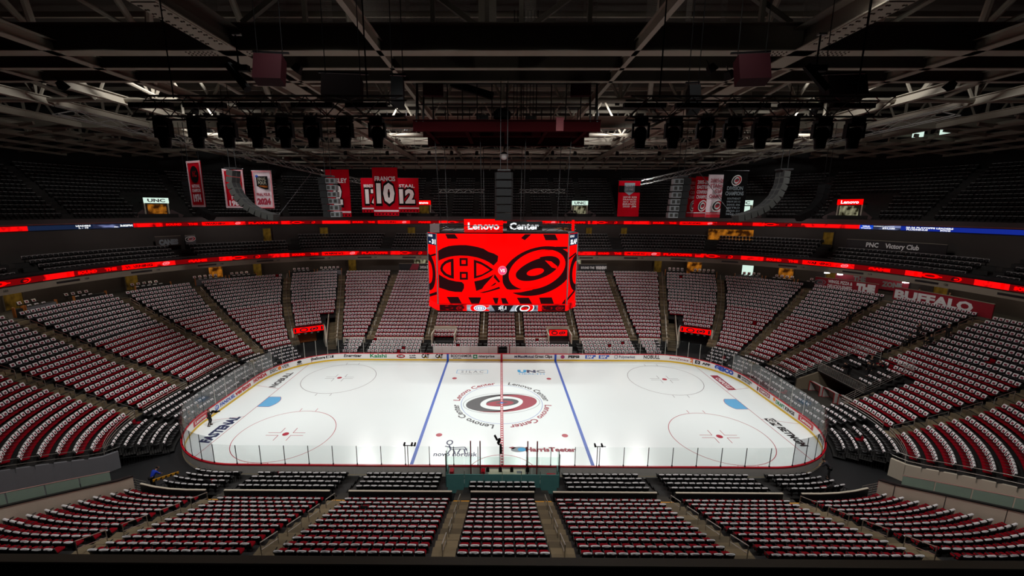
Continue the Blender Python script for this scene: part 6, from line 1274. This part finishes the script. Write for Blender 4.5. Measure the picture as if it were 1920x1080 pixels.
for i, y in enumerate(np.arange(-30, 62, 4.5)):
    g = G(); g.bar((-86, y, 38.3), (86, y, 38.3), .25, .45); struct('roof_purlin', g, 'roof_white')
for y0, y1 in ((14.2, 22), (22, 30), (30, 38), (38, 46), (46, 54)):
    for i in range(12):
        x = -54+9*i; g = G(); g.tube((x, y0, 32.3), (x+9, y1, 32.3), .05, 4); struct('cross_rod', g, 'roof_white'); g = G(); g.tube((x+9, y0, 32.3), (x, y1, 32.3), .05, 4); struct('cross_rod', g, 'roof_white')
        g = G(); g.box((x+4.5, (y0+y1)/2, 32.3), (.8, .8, .04)); struct('gusset_plate', g, 'roof_white')
for y0, y1, z0, z1 in ((46, 61, 32.0, 30.2), ):          # sloping rafters over the top rows
    for i in range(36):
        x = -70+4*i; g = G(); g.bar((x, y0, z0), (x+(1.2 if x > 0 else -1.2), y1, z1), .22, .45); struct('roof_rafter', g, 'roof_white')
    for y, z in ((49, 31.5), (52, 31.1), (55, 30.8), (58, 30.4), (61, 30.1)):
        g = G(); g.bar((-72, y, z), (72, y, z), .25, .35); struct('roof_purlin', g, 'roof_white')
for sx in (-1, 1):
    for i in range(14):
        y = -12+4*i; g = G(); g.bar((sx*60, y, 32.2), (sx*84, y, 29.6), .25, .45); struct('roof_rafter', g, 'roof_white')
    for k in range(6):
        g = G(); g.bar((sx*(62+4*k), -14, 31.8-.45*k), (sx*(62+4*k), 46, 31.8-.45*k), .25, .35); struct('roof_purlin', g, 'roof_white')
for y, z, rr_, x0, x1 in ((57.5, 31.3, .6, -46, 46), (44.5, 33.2, .5, -52, 52), (33.5, 33.6, .45, -30, 30)):
    g = G(); g.tube((x0, y, z), (x1, y, z), rr_, 12)
    for x in np.arange(x0+4, x1, 8): g.tube((x, y, z), (x+.25, y, z), rr_*1.08, 12)
    struct('air_duct', g, 'duct_pale')
# catwalks over the near side with expanded metal sides
for y, z in ((24, 33.0),):
    r = root('catwalk', (0, y, z), 'dark steel catwalk with expanded metal panels crossing the roof', 'catwalk') if y < 0 else root('catwalk', (0, y, z), 'far steel catwalk crossing the roof beyond the scoreboard', 'catwalk')
    g = G(); g.box((0, 0, 0), (110, 1.4, .08)); g.build('deck', 'roof_dark', r)
    for zz in (.55, 1.1):
        for q in (-.7, .7): g = G(); g.tube((-55, q, zz), (55, q, zz), .035, 4); g.build('rail', 'metal_dark', r)
    for x in np.arange(-54, 55, 3):
        g = G(); g.box((x, -.7, .55), (.07, .07, 1.1)); g.box((x, .7, 1.7), (.09, .09, 3.4)); g.build('post', 'metal_dark', r)
if MT:
    r = root('mesh_screen', (0, -9.6, 34.9), 'expanded metal screens between the roof posts at the top of view', 'mesh screen')
    for x, w_ in ((-21.5, 1.4), (-17, 2.8), (-12.8, 1.2), (-8.8, 3.2), (-5.6, 2.6), (-3.4, 2.2), (-1.0, 1.5), (1.8, 1.3), (4.8, 2.0), (6.6, 1.2), (10.8, .8), (13.6, .6), (16.2, .7), (22.5, 1.4), (26, .8)):
        g = G(); n = int(w_/.05)
        for i in range(int(2.4/.075)):
            z = -.6+.075*i
            for j in range(max(1, int(w_/.4))): u = x-w_/2+.4*j; g.bar((u, 0, z), (u+.2, 0, z+.03), .02, .018); g.bar((u+.2, 0, z+.03), (u+.4, 0, z), .02, .018)
        tag(g.build('metal_mesh', 'truss_metal', r), kind='stuff')
for x, y0 in ((-5, -11), (-1.2, -11), (1.2, -11), (6, -11), (11, -11), (-14, -11), (-24, -11), (18, -11)):
    g = G(); g.bar((x, y0, 33.6), (x, y0, 39), .3, .3); struct('roof_post', g, 'roof_dark')
for a, b in (((-8, -10.6, 38.5), (-1.5, -10.6, 34)), ((8, -10.6, 38.5), (1.5, -10.6, 34)), ((-18.7, -10.6, 34.5), (-12, -10.6, 39)), ((20.3, -10.6, 34.5), (13, -10.6, 39))):
    g = G(); g.bar(a, b, .35, .35); struct('roof_brace', g, 'roof_dark')
g = G(); g.box((-1.3, -7, 36.2), (1.4, .3, 3.0)); struct('roof_panel', g, 'roof_white')
# housings of floodlights and added fill spots (each holds one of the lamps set at the top)
fl0 = None
for k, (x, y, z, rot) in enumerate(FLOODS_AND_FILLS):
    r = root('floodlight', (x, y, z), f'arena floodlight with dark square hood, {ORD[k+1]} in order round the roof', 'floodlight', 'roof floodlights'); r.rotation_euler = rot
    g = G(); g.add([(-.3, -.3, .0), (.3, -.3, .0), (.3, .3, .0), (-.3, .3, .0), (-.2, -.2, .55), (.2, -.2, .55), (.2, .2, .55), (-.2, .2, .55)], [(4, 5, 6, 7), (0, 1, 5, 4), (1, 2, 6, 5), (2, 3, 7, 6), (3, 0, 4, 7)]); r2 = g.build('hood', 'cab_black', r)
    g = G(); g.tube((0, 0, .5), (0, 0, 1.0), .04, 5); g.build('yoke', 'metal_dark', r)
for k, x in enumerate((-12, 1, 14)):      # fill lamps added just above the view to light the roof mesh
    d = bpy.data.lights.new('walkway_lamp', 'POINT'); d.energy = 60; d.color = (1, .95, .85); d.shadow_soft_size = .2; o = bpy.data.objects.new('walkway_lamp', d); COL.objects.link(o); o.location = (x, -14, 37.6)
    r = root('walkway_lamp_fitting', (x, -14, 37.95), f'small walkway lamp high in the roof, {ORD[k+1]} from the left', 'lamp'); g = G(); g.lathe([(0, .2), (.15, .18), (.25, 0), (.22, 0)], 8); g.build('shade', 'cab_black', r); g = G(); g.tube((0, 0, .15), (0, 0, 1.1), .03, 4); g.build('stem', 'metal_dark', r)
# small lamps seen lit
for x, y, z, lab in ((53.9, 24.2, 11.35, 'bright white lamp over the right corner bar, left one'), (54.9, 22.8, 11.3, 'bright white lamp over the right corner bar, middle one'), (58.5, 15.6, 11.3, 'bright white lamp over the right corner bar, right one'), (27, -10.8, 35.3, 'tiny warm lamp high in the dark roof at right')):
    r = root('work_lamp', (x, y, z), lab, 'lamp'); g = G(); g.box((0, 0, 0), (.7 if z < 20 else .2, .3, .3 if z < 20 else .2)); g.build('lens', 'lamp_white', r); g = G(); g.box((0, .1, .25), (.8 if z < 20 else .3, .35, .15)); g.build('hood', 'cab_black', r)
for k, (x, y) in enumerate(((60.5, 20), (63, 18.6))):
    tag(link('roof_window', (lambda g: (g.box((0, 0, 0), (1.2, .1, 1.3), -.7), g.data('roof_window', ['sign_white']))[1])(G()), None, loc=(x, y, 32.6)), f'small bright panel under the roof at the right edge, {("left", "right")[k]} one', 'panel')
# ================================================================= timekeepers' and penalty boxes at the near boards
PB_ = root('penalty_box', (0, -14.2, 0), 'glass walled penalty and timekeeper box with teal back panels', 'penalty box')
for x0, x1 in ((-4.3, -2.9), (-2.9, -1.45), (-1.45, 0), (0, 1.45), (1.45, 2.9), (2.9, 4.35)):
    g = G(); g.box(((x0+x1)/2, -.72, .84), (x1-x0-.02, .06, 1.62)); g.build('back_panel', 'teal_panel', PB_)
    g = G(); g.box(((x0+x1)/2, -.72, 2.4), (x1-x0-.03, .015, 1.46)); g.build('glass_pane', 'pen_glass', PB_)
    g = G(); g.box((x0, -.72, 1.75), (.03, .05, .3)); g.build('glass_clip', 'metal_dark', PB_)
for x in (-4.3, 4.35):
    g = G(); g.box((x, -.1, .8), (.08, 1.2, 1.6)); g.build('side_panel', 'teal_panel', PB_); g = G(); g.box((x, -.1, 2.4), (.02, 1.2, 1.5)); g.build('glass_pane', 'pen_glass', PB_)
    for y in (-.7, -.3): g = G(); g.box((x, y, 1.7), (.05, .06, 3.3)); g.build('post', 'metal_dark', PB_)
for x in (-2.5, -1.75, 2.0, 2.75):
    g = G(); g.box((x, .55, 1.9), (.09, .09, 3.5)); g.build('divider_post', 'red_metal', PB_); g = G(); g.box((x, -.1, 1.9), (.02, 1.1, 1.7)); g.build('glass_pane', 'pen_glass', PB_)
g = G(); g.box((.35, .25, 1.12), (2.9, .75, .07)); g.box((.35, -.1, .6), (2.9, .06, 1.0)); tag(g.build('timekeeper_desk', 'desk_cream'), 'cream timekeeper desk behind the near boards at centre ice', 'desk').location = (0, -14.2, 0)
for k, (x, lab) in enumerate(((-3.4, 'white bench in the left penalty box'), (3.5, 'white bench in the right penalty box'), (-2.1, 'small white bench between the red posts, left'), (2.4, 'small white bench between the red posts, right'))):
    r = root('bench', (x, -14.55, 0), lab, 'bench'); w_ = 1.5 if k < 2 else .6; g = G(); g.box((0, 0, .75), (w_, .38, .08)); g.build('seat', 'board_white', r)
    for q in (-w_*.4, w_*.4): g = G(); g.box((q, 0, .36), (.08, .3, .7)); g.build('leg', 'metal_dark', r)
for k, (x, m, lab) in enumerate(((-3.95, 'ink_red', 'red padded door at the left end of the penalty box'), (-1.5, 'cap_red', 'bright red upright pad left of the timekeeper desk'), (3.85, 'ink_red', 'red folded chair at the right end of the penalty box'))):
    r = root('pad', (x, -14.1, .8), lab, 'pad'); g = G(); g.box((0, 0, .2), (.3, .5, .9) if k < 2 else (.7, .4, .12)); g.build('cushion', m, r); g = G(); g.box((0, .05, -.5), (.2, .2, .6)); g.build('base', 'metal_dark', r)
for k, x in enumerate((-1.15, -.15, .75, 2.0)):
    r = root('desk_equipment', (x, -13.85, 1.16), f'{ORD[k+1]} black device from the left along the timekeeper desk', 'equipment', 'desk devices'); g = G(); g.box((0, 0, .1), (.26, .2, .2)); g.build('case', 'cab_black', r); g = G(); g.lathe([(0, .34), (.1, .33), (.13, .22), (.06, .18)], 8); g.build('top_unit', 'fixture_black', r)
r = root('papers', (1.35, -13.95, 1.165), 'printed papers lying on the right part of the timekeeper desk', 'papers'); g = G(); g.box((0, 0, .005), (.4, .3, .01)); g.build('sheet', 'ink_grey', r)
for x, zt, lab in ((-7.6, 2.9, 'camera pole on the near glass left of the penalty box'), (7.62, 2.9, 'camera pole on the near glass right of the penalty box'), (-.2, 3.0, 'tall centre camera pole at the timekeeper box')):
    r = root('robotic_camera', (x, -13.12, 1.09), lab, 'camera'); g = G(); g.box((0, 0, (zt-1.09)/2), (.05, .05, zt-1.09)); g.build('pole', 'black_metal', r)
    if x == -.2:
        g = G(); g.box((.08, 0, 1.5), (.16, .14, .7)); g.build('clamp_box', 'fixture_black', r); g = G(); g.tube((-.12, .1, 2.0), (-.02, -.05, 2.45), .12, 8); g.build('camera_body', 'fixture_black', r); g = G(); g.tube((-.2, .2, 2.2), (-.42, .5, 2.45), .09, 8); g.build('lens', 'fixture_black', r); g = G(); g.box((0, 0, 1.95), (.3, .1, .06)); g.build('cross_arm', 'black_metal', r)
    else:
        s_ = 1 if x > 0 else -1; g = G(); g.box((-s_*.0+.2, 0, zt-1.09), (.9, .05, .05)); g.build('cross_arm', 'black_metal', r)
        for q in ((-.25, .35, .6) if x < 0 else (-.2, .35)):
            g = G(); g.tube((q, -.1, zt-.98), (q, .16, zt-.95), .075, 8); g.box((q, -.02, zt-1.02), (.12, .2, .12)); g.build('camera_body', 'fixture_black', r)
# ================================================================= people and loose things
person('camera', (-29.45, -5.2, .005), -1.25, 'person in black filming with a camera on the ice by the left boards')
r = root('video_camera', (-29.05, -4.95, 1.36), 'black shoulder camera held by the person on the ice', 'camera', None, -1.25); g = G(); g.box((0, 0, 0), (.16, .5, .2)); g.build('body', 'fixture_black', r); g = G(); g.tube((0, .2, 0), (0, .5, 0), .08, 8); g.build('lens', 'cab_black', r); g = G(); g.box((0, -.1, .16), (.05, .25, .04)); g.build('handle', 'fixture_black', r)
for k, (x, y, rz, kd) in enumerate(((-31.35, -4.1, -1.5, 'stand'), (-31.3, -5.4, -1.4, 'stand'), (-30.95, -6.6, -1.2, 'lean'))): person(kd, (x, y, 0), rz, f'person in black behind the glass in the left corner, {("farthest", "middle", "nearest")[k]} of three')
for k, (x, y, z, rz, kd, top, lab) in enumerate(((39.4, 1.0, 2.98, 1.4, 'lean', 'cloth_black', 'leaning over the camera on the net portal deck'), (40.6, .0, 3.35, .3, 'stand', 'cloth_black', 'standing on the portal deck with back to the stair'), (41.6, .9, 3.7, 2.0, 'stand', 'cloth_dark', 'at the top of the deck, in dark grey'), (42.2, -.2, 3.7, 1.0, 'lean', 'cloth_black', 'bending at the foot of the upper aisle'),
        (47.0, 2.6, 6.25, 1.57, 'sit', 'cloth_black', 'seated by the upper aisle, left one'), (47.9, 1.2, 6.6, 1.57, 'sit', 'cloth_black', 'seated by the upper aisle, right one'), (48.6, 3.2, 6.9, 1.4, 'stand', 'cloth_black', 'standing among the seats right of the group'), (50.0, 1.4, 7.3, 1.8, 'stand', 'cloth_dark', 'standing highest in the right end stand'))):
    person(kd, (x, y, z), rz, f'person in dark clothes {lab}')
x, y, t, n = dirs(2.83, rowdz(13)[0]-.2); person('stand', (x, y, rowdz(13)[1]+.03), 2.2, 'person in black standing halfway up the right corner aisle')
person('lean', (26.6, -12.9, 0), .8, 'person in dark clothes at the boards in the near right corner', 'cloth_dark'); person('lean', (-27.3, -14.6, 0), -.3, 'person in a bright blue jacket by the left tunnel mouth', 'cloth_blue')
for k, (x, y) in enumerate(((58.4, 13.4), (59.6, 10.6))): person('stand', (x, y, 9.0), 2.0, f'dark figure standing behind the red banner wall, {("left", "right")[k]} one')
r = root('tripod_camera', (38.75, .75, 2.95), 'broadcast camera on a tripod on the net portal deck', 'camera'); g = G()
for a in (0, 2.1, 4.2): g.tube((0, 0, 1.1), (.4*math.cos(a), .4*math.sin(a), 0), .025, 5)
g.build('tripod', 'black_metal', r); g = G(); g.box((0, 0, 1.3), (.6, .22, .3)); g.build('body', 'fixture_black', r); g = G(); g.tube((-.3, 0, 1.3), (-.7, 0, 1.28), .1, 8); g.build('lens', 'cab_black', r)
r = root('tarp', (31.0, -17.6, 0), 'dark red tarpaulin over a long machine in the right tunnel', 'tarpaulin', None, .2)
g = G(); n_ = 7; V = []
for i in range(n_):
    u = -1.9+3.8*i/(n_-1); hh = 1.15-.25*((i*7) % 3)/2-.35*i/n_
    V += [(u, -.8, 0), (u, -.6, hh*.7), (u, 0, hh), (u, .6, hh*.75), (u, .8, 0)]
g.add(V, [(i*5+j, i*5+j+1, i*5+5+j+1, i*5+5+j) for i in range(n_-1) for j in range(4)]+[(0, 1, 2, 3, 4), tuple((n_-1)*5+j for j in range(5))[::-1]]); g.build('cover', 'tarp_red', r, True)
r = root('wall_box', (33.9, -15.3, 1.0), 'brown electrical box with bent conduit on the right tunnel wall', 'box', None, 1.1); g = G(); g.box((0, 0, 0), (.3, .14, .3)); g.build('box', 'wood_orange', r); g = G(); g.path([(0, 0, .1), (0, 0, 1.0), (.9, 0, 1.1)], .02, 5); g.build('conduit', 'metal_dark', r)
r = root('safety_barrier', (-26.4, -14.3, 0), 'yellow and black striped barrier by the near left corner', 'barrier', None, .7); g = G(); g.box((0, 0, .85), (1.6, .06, .18)); g.build('board', 'step_yellow', r)
for u in (-.7, .7): g = G(); g.box((u, 0, .4), (.06, .06, .8)); g.build('leg', 'black_metal', r)
for k in range(5): g = G(); g.box((-.6+.3*k, -.035, .85), (.1, .01, .18), 0, 0, Matrix.Rotation(.4, 3, 'Y')); g.build('stripe', 'cloth_black', r)
for x, y, m, lab in ((-28.6, -15.5, 'red_metal', 'small red cart by the left tunnel mouth'), (29.8, -14.5, 'tarp_red', 'red bag on the floor at the right tunnel mouth')):
    r = root('cart' if x < 0 else 'bag', (x, y, 0), lab, 'cart' if x < 0 else 'bag'); g = G(); g.box((0, 0, .45), (.6, .9, .6), .3); g.build('body', m, r); g = G(); g.path([(-.2, -.5, .8), (-.2, -.7, 1.0), (.2, -.7, 1.0), (.2, -.5, .8)], .02, 5); g.build('handle', 'metal_dark', r)
x, y, _, _ = rink(-34.6, .9); r = root('step_ladder', (x, y, .0), 'aluminium step ladder standing behind the left end glass', 'ladder', None, -PI/2)
for u in (-.22, .22): g = G(); g.bar((u*1.3, -.5, 0), (u, 0, 2.9), .06, .03); g.build('side_rail', 'rail_steel', r); g = G(); g.bar((u*1.3, .6, 0), (u, .05, 2.85), .05, .03); g.build('rear_leg', 'rail_steel', r)
for k in range(8): g = G(); g.box((0, -.5+.055*k+.03, .33+.33*k), (.5-.02*k, .09, .03)); g.build('tread', 'rail_steel', r)
bpy.context.view_layer.update()
